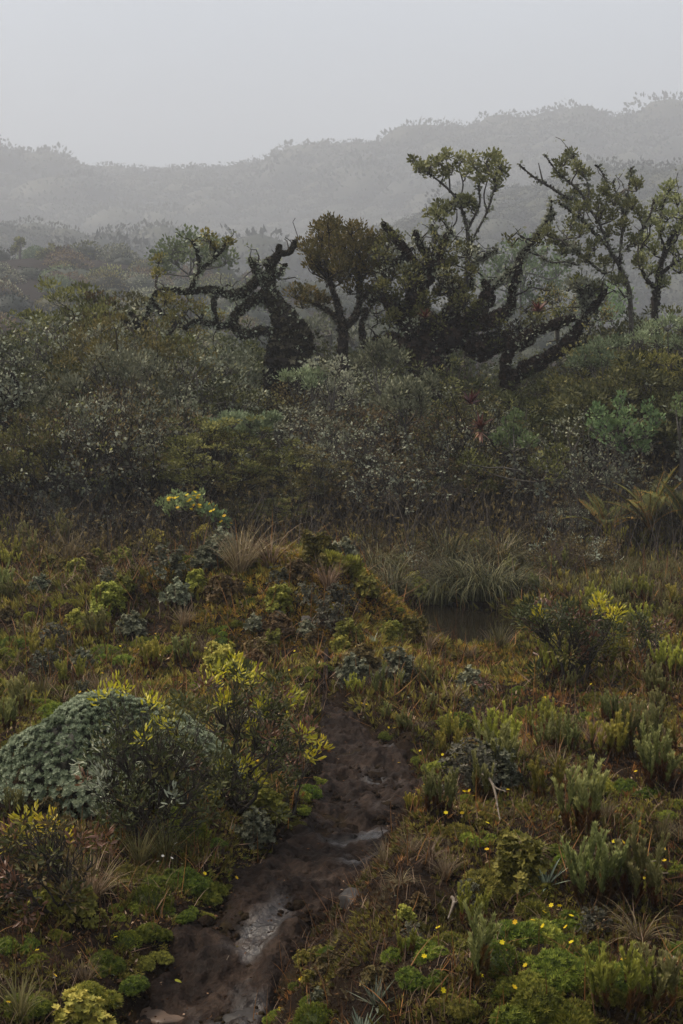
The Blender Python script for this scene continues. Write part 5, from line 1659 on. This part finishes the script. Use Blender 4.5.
# the ones the photograph singles out: kind, px, py (foot), size, flowers, variant
for args in [
    ('upright', 580, 832, .30, 0, 0), ('upright', 592, 905, .26, 0, 2), ('upright', 462, 985, .25, 0, 4), ('upright', 414, 815, .12, 0, 3), ('upright', 440, 815, .2, 0, 0),
    ('upright', 470, 925, .14, 0, 1), ('upright', 612, 660, .36, 0, 1), ('upright', 640, 905, .24, 0, 2), ('upright', 660, 790, .26, 0, 2), ('upright', 620, 1015, .22, 0, 1),
    ('upright', 500, 780, .24, 0, 2), ('upright', 405, 955, .09, 0, 1), ('upright', 545, 740, .26, 0, 1), ('upright', 480, 800, .2, 0, 4),
    ('upright', 655, 1010, .2, 0, 0), ('upright', 545, 800, .2, 0, 1), ('upright', 640, 760, .3, 0, 0), ('upright', 610, 760, .24, 0, 1), ('upright', 448, 760, .2, 0, 1),
    ('upright', 70, 690, .24, 0, 1), ('upright', 40, 665, .26, 0, 1), ('upright', 95, 640, .26, 0, 0), ('upright', 152, 670, .26, 0, 3), ('upright', 183, 665, .24, 0, 0),
    ('cushion', 418, 955, .07, 0, 0), ('cushion', 424, 978, .06, 1, 0), ('cushion', 440, 945, .06, 1, 1), ('cushion', 510, 950, .11, 2, 0), ('cushion', 545, 945, .10, 3, 4), ('cushion', 560, 975, .10, 1, 6), ('cushion', 525, 985, .08, 1, 4),
    ('cushion', 562, 925, .07, 2, 0), ('cushion', 498, 965, .07, 1, 3), ('cushion', 580, 950, .08, 1, 0), ('cushion', 640, 890, .055, 8, 1), ('cushion', 500, 880, .10, 1, 2), ('cushion', 520, 900, .08, 0, 5), ('cushion', 465, 802, .05, 4, 1),
    ('cushion', 510, 808, .07, 1, 2), ('cushion', 640, 790, .08, 2, 0), ('cushion', 600, 785, .09, 1, 1), ('cushion', 620, 980, .07, 1, 6), ('cushion', 540, 1010, .10, 1, 4), ('cushion', 500, 1012, .09, 1, 0), ('cushion', 575, 1020, .10, 0, 1),
    ('cushion', 600, 990, .08, 2, 4), ('cushion', 590, 700, .09, 1, 2), ('cushion', 585, 720, .08, 0, 0), ('cushion', 450, 1005, .06, 1, 2), ('cushion', 330, 955, .03, 0, 3), ('cushion', 300, 985, .03, 2, 0), ('cushion', 312, 1003, .03, 2, 3),
    ('cushion', 420, 800, .08, 1, 2), ('cushion', 450, 830, .07, 2, 5), ('cushion', 480, 840, .07, 1, 0), ('cushion', 420, 760, .06, 1, 1), ('cushion', 400, 770, .05, 1, 5), ('cushion', 665, 870, .07, 2, 0), ('cushion', 670, 985, .08, 3, 1),
    ('cushion', 127, 912, .075, 0, 0), ('cushion', 160, 880, .085, 0, 0), ('cushion', 185, 885, .08, 0, 6), ('cushion', 205, 895, .08, 1, 4), ('cushion', 150, 905, .07, 0, 3), ('cushion', 148, 935, .075, 0, 4), ('cushion', 150, 960, .06, 0, 2),
    ('cushion', 125, 945, .05, 1, 3), ('cushion', 120, 985, .08, 0, 0), ('cushion', 85, 1000, .08, 0, 4), ('cushion', 50, 1000, .08, 1, 5), ('cushion', 20, 1010, .08, 1, 6), ('cushion', 20, 945, .06, 0, 0), ('cushion', 105, 965, .06, 1, 6),
    ('cushion', 140, 875, .07, 0, 2), ('cushion', 225, 892, .06, 1, 1), ('cushion', 178, 915, .06, 0, 0), ('cushion', 200, 915, .05, 0, 1), ('cushion', 300, 810, .05, 0, 0), ('cushion', 308, 795, .05, 0, 3), ('cushion', 318, 782, .04, 0, 4),
    ('cushion', 295, 825, .05, 0, 2), ('cushion', 60, 715, .10, 0, 0), ('cushion', 18, 690, .09, 0, 4), ('cushion', 35, 705, .08, 1, 1), ('cushion', 55, 735, .06, 0, 3), ('cushion', 150, 660, .07, 0, 0), ('cushion', 105, 655, .08, 0, 3),
    ('cushion', 220, 632, .09, 0, 0), ('cushion', 222, 645, .07, 0, 3), ('cushion', 235, 625, .06, 0, 4), ('cushion', 145, 688, .07, 0, 4), ('cushion', 330, 668, .07, 0, 0), ('cushion', 355, 665, .06, 0, 4), ('cushion', 455, 685, .08, 0, 5),
    ('cushion', 228, 955, .045, 1, 5), ('cushion', 655, 640, .1, 0, 4), ('cushion', 415, 650, .08, 0, 1),
    ('tuft', 428, 652, .2, 0, 0), ('tuft', 500, 648, .22, 0, 1), ('cushion', 445, 655, .10, 0, 2), ('tuft', 470, 660, .16, 0, 0), ('heath', 415, 640, .2, 0, 0),
    ('rosette', 376, 1008, .085, 0, 0), ('rosette', 546, 888, .085, 0, 0), ('rosette', 560, 640, .1, 0, 0),
    ('heath', 58, 812, .13, 0, 1), ('heath', 470, 790, .20, 0, 4), ('heath', 495, 785, .16, 0, 2), ('heath', 375, 985, .06, 0, 1), ('heath', 520, 880, .16, 0, 0), ('heath', 55, 650, .2, 0, 4), ('heath', 340, 612, .22, 0, 4), ('heath', 365, 600, .2, 0, 0),
    ('tuft', 385, 868, .10, 0, 0), ('tuft', 410, 858, .10, 0, 0), ('tuft', 430, 862, .11, 0, 2), ('tuft', 445, 880, .10, 0, 0), ('tuft', 400, 885, .08, 0, 2), ('tuft', 205, 655, .16, 0, 0), ('tuft', 255, 655, .16, 0, 0), ('tuft', 140, 865, .16, 0, 1),
    ('tuft', 165, 862, .18, 0, 1), ('tuft', 90, 905, .2, 0, 0), ('tuft', 100, 895, .18, 0, 2), ('tuft', 85, 985, .10, 0, 0), ('tuft', 640, 940, .16, 0, 2), ('tuft', 250, 560, .42, 0, 2), ('tuft', 270, 565, .42, 0, 2), ('tuft', 240, 572, .4, 0, 0),
    ('tuft', 70, 565, .4, 0, 0), ('tuft', 20, 1020, .14, 0, 1),
]:
    put(args[0], args[1], args[2], args[3] * (1.12 if args[0] == 'cushion' else 1), args[4], True, args[5])

# fill the heath between them
tries = 0
want = {'cushion': 190, 'upright': 195, 'heath': 140, 'tuft': 55, 'rosette': 2}
done = dict.fromkeys(want, 0)
while tries < 5200 and any(done[k] < want[k] for k in want):
    tries += 1
    px = rp.uniform(-150, 850)
    py = 545 + (1045 - 545) * rp.uniform(0, 1) ** 1.15
    c = noise(px / 60, py / 40, 0, 3)
    if px > 350:
        k = 'upright' if c > .1 else 'cushion' if c > -.45 else 'heath'
    else:
        k = 'cushion' if c > .05 else 'heath' if c > -.3 else 'upright'
    if py < 640 and k == 'cushion' and rp.uniform() < .6: k = 'heath'
    if rp.uniform() < .10: k = 'tuft'
    if rp.uniform() < .012: k = 'rosette'
    if done[k] >= want[k]: continue
    if k == 'upright' and 60 < px < 330 and py > 700: continue
    if 255 < px < 470 and 835 < py < 1010 and k != 'heath': continue       # bare face of the bank
    if 575 < px < 690 and 560 < py < 598: continue                         # short lawn
    if 395 < px < 510 and 596 < py < 680 and k != 'cushion': continue
    if 190 < px < 440 and 550 < py < 690 and k == 'upright': k = 'heath'
    sz = {'cushion': rp.uniform(.04, .10), 'upright': rp.uniform(.12, .25), 'heath': rp.uniform(.08, .17), 'tuft': rp.uniform(.08, .17), 'rosette': rp.uniform(.05, .09)}[k]
    if py < 690: sz *= 1.35
    if py < 600 and px < 350: sz *= 1.25
    if 255 < px < 470 and 835 < py < 1010: sz *= .5
    if put(k, px, py, sz, int(rp.integers(1, 3)) if k == 'cushion' and rp.uniform() < .3 else 0): done[k] += 1

# small white flowers standing in the grass left of the path
for k, (px, py) in enumerate([(163, 855), (172, 860), (182, 868), (158, 868), (176, 852)]):
    p = G(px, py + 18)
    a = Acc(); h_ = .055 + .008 * k
    tube(a, [(0, 0, 0), (.004, 0, h_ * .5), (0, .003, h_)], [.0014, .0012, .001], 4)
    root = empty('small_flower', p)
    link('stem', a.mesh('stem', M['grass']), root)
    o = link('petals', FLW, root); o.location = (0, .003, h_); o.rotation_euler = (.5, .2, k)
    reg(root, 'tiny white flower', 'flower', 'tiny white flowers in the grass left of the path', p + (0, 0, h_))

# dry sticks
for k, (x0, y0, x1, y1, lab) in enumerate([(478, 795, 500, 830, 'pale thin dead stick leaning in the heath left of the tall upright shrub'), (612, 872, 668, 885, 'grey dead branch lying beneath the uprights at the right'), (590, 862, 622, 850, 'broken brown stick beside the grey dead branch'),
                                           (452, 905, 448, 930, 'short pale twig standing on the dark bank'), (206, 985, 224, 972, 'bleached twig lying at the left edge of the wet mud')]):
    p0, p1 = G(x0, y0), G(x1, y1)
    p0 = p0 + (0, 0, .02 + .05 * (k == 0)); p1 = p1 + (0, 0, .03)
    a = Acc()
    q = bezier(p0 - p0, p1 - p0, rp, .06, 8); tube(a, q, np.linspace(.006, .002, 8), 5)
    q2 = bezier(q[3], q[3] + (q[7] - q[3]) * .5 + np.array([.03, .01, .03]), rp, .08, 5); tube(a, q2, np.linspace(.0035, .001, 5), 4)
    o = link('dead_stick', a.mesh('dead_stick', M['deadwood'])); o.location = [float(v) for v in p0]
    tag(o, lab, 'stick')

# ================================================================ GROUND COVER NOBODY COULD COUNT
rg = np.random.default_rng(123)


def sample(n, d0, d1, xf=.36, x0=.7):
    d = np.exp(rg.uniform(np.log(d0), np.log(d1), n))
    x = rg.uniform(-1, 1, n) * (d * xf + x0)
    return x, d


def clear(x, d, m=.0):
    s = np.abs(x - pcx(d)) + .07 * noise(x * 7, d * 7, 0, 9) + .05 * noise(x * 19, d * 19, 0, 10)
    on = (s > phw(d) + m) | (d > 7.9)
    pond = ((x - .80) / .52) ** 2 + ((d - 10.85) / .85) ** 2 > 1
    return on & pond


def cover(name, n, d0, d1, tpl, size, mat, lab, cat, mask=None, up=.9, jitter=.35, m=0., fade=True, lift=0.0):
    x, d = sample(n, d0, d1)
    k = clear(x, d, m)
    if mask is not None: k &= mask(x, d)
    x, d = x[k], d[k]
    z = height(x, d)
    e = .02
    nx = (height(x - e, d) - height(x + e, d)) / (2 * e)
    ny = (height(x, d - e) - height(x, d + e)) / (2 * e)
    D = np.stack([nx, ny, np.full_like(nx, 1.)], -1) * up + rg.normal(0, jitter, (len(x), 3))
    sc_ = size * (np.clip(d / 5, .8, 2.2) ** .8 if fade else 1) * rg.uniform(.5, 1.3, len(x))
    v = np.clip(.5 + .45 * noise(x * 3, d * 3, 0, 12) + rg.uniform(-.35, .35, len(x)), 0, 1)
    a = Acc()
    inst(a, tpl, np.stack([x, d, z - .003 + lift], -1), frames(D, None, rg), sc_, v)
    o = link(name, a.mesh(name, M[mat]))
    tag(o, lab, cat, None, 'stuff')


nz1 = lambda x, y: fbm(x * 1.7, y * 1.7, 0, 3, 51)
nz2 = lambda x, y: fbm(x * 4.2, y * 4.2, 0, 3, 61)
bankface = lambda x, y: (x - pcx(y) > phw(y)) & (x - pcx(y) < phw(y) + .45) & (y < 5.2)
mnd = lambda x, y: np.exp(-(((x - MND[0] - .15) / 1.0) ** 2 + ((y - MND[1] + .3) / 1.3) ** 2))
cover('moss', 130000, 2.6, 15, SPR, .019, 'moss', 'low olive brown moss carpeting the heath', 'moss', lambda x, y: (nz2(x, y) > -.12) & ~(bankface(x, y) & (nz2(x, y) < .45)))
cover('green_moss', 60000, 2.6, 15, SPR2, .017, 'mossgreen', 'brighter green moss in patches over the heath', 'moss', lambda x, y: (nz1(x, y) + .3 * nz2(x, y) > .12) & ~bankface(x, y))
cover('litter', 170000, 2.6, 15, T_RHOMB, .020, 'litter', 'brown dead leaves and needles littering the ground', 'litter', None, .25, .6, .03)
cover('twig_litter', 18000, 2.6, 14, T_TWIG, .11, 'litter', 'fine dead twigs lying between the heath plants', 'litter', lambda x, y: nz2(x, y) < .3, .12, .6, .02, True, .008)
cover('orange_moss', 85000, 6.5, 13, SPR, .020, 'orange', 'orange moss cushions on the mound and slope', 'moss', lambda x, y: (mnd(x, y) + .45 * nz1(x, y) + .35 * nz2(x, y) > .40) | ((x < .3) & (nz1(x, y) + .4 * nz2(x, y) > .85)))
cover('rusty_sprigs', 9000, 2.8, 9, SPR2, .026, 'drybrown', 'rust brown dying sprigs among the cushions', 'sprigs', lambda x, y: (nz1(x + 7, y) > .05) & (x > -.2))
cover('heather', 45000, 2.8, 14.5, SPR2, .027, 'cushion_olive', 'short olive heather filling the gaps', 'heather', lambda x, y: (nz1(x + 3, y + 5) > -.35) & ~(bankface(x, y) & (nz2(x, y) < .2)), 1, .3, .05)
cover('low_heath', 16000, 5.5, 15, SPR2, .034, 'upright_y', 'yellow green low heath on the far slope', 'heath', lambda x, y: (nz1(x + 9, y + 2) > .0) & (y > 6), 1, .3, .05)
cover('tan_moss', 30000, 3.2, 6.0, SPR2, .017, 'drygrass', 'tan dry moss and short dead grass on top of the path bank', 'moss', lambda x, y: (x - pcx(y) > phw(y)) & (x - pcx(y) < phw(y) + .75) & (nz2(x + 4, y) + .5 * nz1(x, y + 3) > -.1))
cover('pebble_lichen', 8000, 2.8, 12, SPRB, .010, 'lichen', 'pale crusty lichen flecks on soil and moss', 'lichen', lambda x, y: nz2(x + 2, y) > .35, 1, .3, .02)
# leaf scraps trodden in the mud
x, d = sample(30000, 2.6, 8)
k = (np.abs(x - pcx(d)) < phw(d) + .03) & (rg.uniform(0, 1, len(x)) < .25 + .6 * (np.abs(x - pcx(d)) / phw(d)) ** 2)
x, d = x[k], d[k]
a = Acc(); inst(a, T_RHOMB, np.stack([x, d, height(x, d) + .024], -1), frames(rg.normal(0, 1, (len(x), 3)) * (1, 1, .15)), .011 * rg.uniform(.4, 1.4, len(x)))
tag(link('mud_litter', a.mesh('mud_litter', M['litter'])), 'scraps of dead leaf trodden into the mud', 'litter', None, 'stuff')
a = Acc()
bd = Acc(); core_dome(bd, (0, 0, 0), (1, 1, .8), 3, 8)
BV, BQ = np.concatenate(bd.V), np.concatenate(bd.Q)
x, d = sample(16000, 2.6, 7.8, .3, .4)
k = (np.abs(x - pcx(d)) < phw(d) + .05) & (nz2(x * 2, d * 2) > -.05)
x, d = x[k], d[k]
inst(a, (BV, BQ, []), np.stack([x, d, height(x, d) + .012], -1), frames(rg.normal(0, .5, (len(x), 3)) + (0, 0, 1)), .013 * rg.uniform(.25, 1.0, len(x)) ** 1.5 * (1 + 1.2 * (rg.uniform(0, 1, len(x)) > .95)))
tag(link('mud_clods', a.mesh('mud_clods', M['soil'], True)), 'crumbled dark clods of earth strewn over the mud', 'earth', None, 'stuff')
x, d = sample(9000, 2.8, 14)
k = clear(x, d, .03) & (nz1(x + 2, d - 3) > -.25)
x, d = x[k], d[k]; n = len(x)
a = Acc()
blades(a, np.stack([x, d, height(x, d)], -1), rg.uniform(0, 6.28, n), np.radians(rg.uniform(15, 85, n)), rg.uniform(.06, .20, n) * np.clip(d / 5, .8, 1.7), rg.uniform(-.8, 1.2, n), .003 * np.clip(d / 4, 1, 3), 5)
tag(link('dry_stalks', a.mesh('dry_stalks', M['drybrown'])), 'dry brown stalks standing and leaning all over the heath', 'stalks', None, 'stuff')
# short lawn at right behind the pond, and thin grass elsewhere
x, d = sample(60000, 9.5, 14.5)
k = ((x - 2.75) / 1.3) ** 2 + ((d - 12.4) / 1.3) ** 2 < 1 + .3 * noise(x * 2, d * 2)
x, d = x[k], d[k]
a = Acc(); n = len(x)
blades(a, np.stack([x, d, height(x, d)], -1), rg.uniform(0, 6.28, n), np.radians(rg.uniform(50, 88, n)), rg.uniform(.05, .13, n), rg.uniform(.3, 1.2, n), np.full(n, .006), 3)
tag(link('lawn', a.mesh('lawn', M['grass'])), 'short pale olive turf behind the pond at right', 'grass', None, 'stuff')
x, d = sample(16000, 2.8, 15)
k = clear(x, d, .02) & (nz1(x - 4, d) > .05)
x, d = x[k], d[k]; n = len(x)
a = Acc()
blades(a, np.stack([x, d, height(x, d)], -1), rg.uniform(0, 6.28, n), np.radians(rg.uniform(40, 88, n)), rg.uniform(.04, .11, n) * np.clip(d / 5, .8, 2), rg.uniform(.3, 1.5, n), .0022 * np.clip(d / 4, 1, 4), 4)
tag(link('thin_grass', a.mesh('thin_grass', M['drygrass'])), 'thin dry grass blades scattered through the heath', 'grass', None, 'stuff')
# undergrowth beneath the thicket
x, d = sample(42000, 12.6, 24, .40, 0)
k = clear(x, d) & (((x - 2.75) / 1.3) ** 2 + ((d - 12.4) / 1.3) ** 2 > 1)
x, d = x[k], d[k]; n = len(x)
hh = rg.uniform(0, 1, n) ** 1.6 * (.25 + .55 * sstep(13, 16, d))
a = Acc(); inst(a, SPR2, np.stack([x, d, height(x, d) + hh], -1), frames(rg.normal(0, .6, (n, 3)) + (0, 0, .6)), .055 * rg.uniform(.5, 1.2, n))
tag(link('undergrowth', a.mesh('undergrowth', M['bleaf'])), 'brown tangled undergrowth at the foot of the thicket', 'undergrowth', None, 'stuff')
x, d = sample(15000, 13, 26, .42, 0)
n = len(x)
a = Acc()
blades(a, np.stack([x, d, height(x, d)], -1), rg.uniform(0, 6.28, n), np.radians(rg.uniform(50, 90, n)), rg.uniform(.3, .9, n), rg.uniform(.0, 1.2, n), np.full(n, .008), 4)
tag(link('dead_stems', a.mesh('dead_stems', M['twig'])), 'thin dark dead stems standing in the thicket', 'stems', None, 'stuff')

# ================================================================ LABELS
LM = [('silvery dome shrub', 70, 760), ('bottom left leafy shrub', 50, 900), ('yellow-tipped path shrub', 235, 740), ('dark tangled shrub', 150, 790), ('wet mud', 235, 970), ('bend of the path', 370, 800),
      ('pond', 455, 630), ('rounded leafy shrub', 570, 650), ('moss mound top', 330, 600), ('wet bank stone', 356, 900), ('forest shrubs at left', 60, 545), ('yellow flowered bush', 185, 505), ('large fern', 652, 500),
      ('short lawn', 630, 580), ('tall upright shrub', 580, 800), ('bottom silvery rosette', 376, 1000), ('gnarled black trunk', 285, 330), ('mossy tree trunk', 425, 350), ('slanting trunk', 560, 350), ('red bromeliads', 478, 420),
      ('blue-green umbrella shrub', 240, 425), ('crooked dark limb', 50, 475), ('broken stump', 145, 340), ('open spreading tree', 630, 270), ('purplish bare bush', 562, 562), ('sedges', 450, 580),
      ('pale dead stick', 488, 810), ('grey dead branch', 640, 880), ('short pale twig', 450, 915), ('head of the path', 345, 700), ('bottom right corner', 660, 1010), ('left picture edge', 0, 650), ('right picture edge', 683, 700),
      ('lichened bush', 95, 315), ('umbrella tree', 467, 200), ('rusty-crowned tree', 345, 255), ('tiny white flowers', 170, 862), ('fallen yellow leaf', 186, 992), ('pale leafy shrub', 622, 425), ('moss mound foot', 250, 650)]
ORD = ['', 'second', 'third', 'fourth', 'fifth', 'sixth', 'seventh', 'eighth', 'ninth', 'tenth', 'eleventh', 'twelfth', 'thirteenth', 'fourteenth', 'fifteenth', 'sixteenth', 'seventeenth', 'eighteenth', 'nineteenth', 'twentieth', 'twenty-first', 'twenty-second', 'twenty-third', 'twenty-fourth', 'twenty-fifth', 'twenty-sixth', 'twenty-seventh', 'twenty-eighth', 'twenty-ninth', 'thirtieth']
bk = {}
for o, ph, pos in LAB:
    px, py = proj(pos)
    best = min(LM, key=lambda l: (px - l[1]) ** 2 + (py - l[2]) ** 2)
    dx, dy = px - best[1], py - best[2]
    side = ('right of' if dx > 0 else 'left of') if abs(dx) > abs(dy) else ('below' if dy > 0 else 'above')
    bk.setdefault((ph, side, best[0]), []).append((math.hypot(dx, dy), o))
for (ph, side, lm), L_ in bk.items():
    L_.sort(key=lambda q: q[0])
    for k, (_, o) in enumerate(L_):
        lab = f'{ph} {side} the {lm}'
        if len(L_) > 1:
            lab += ', nearest to it' if k == 0 else f', {ORD[min(k, 29)]} nearest to it'
        o['label'] = lab
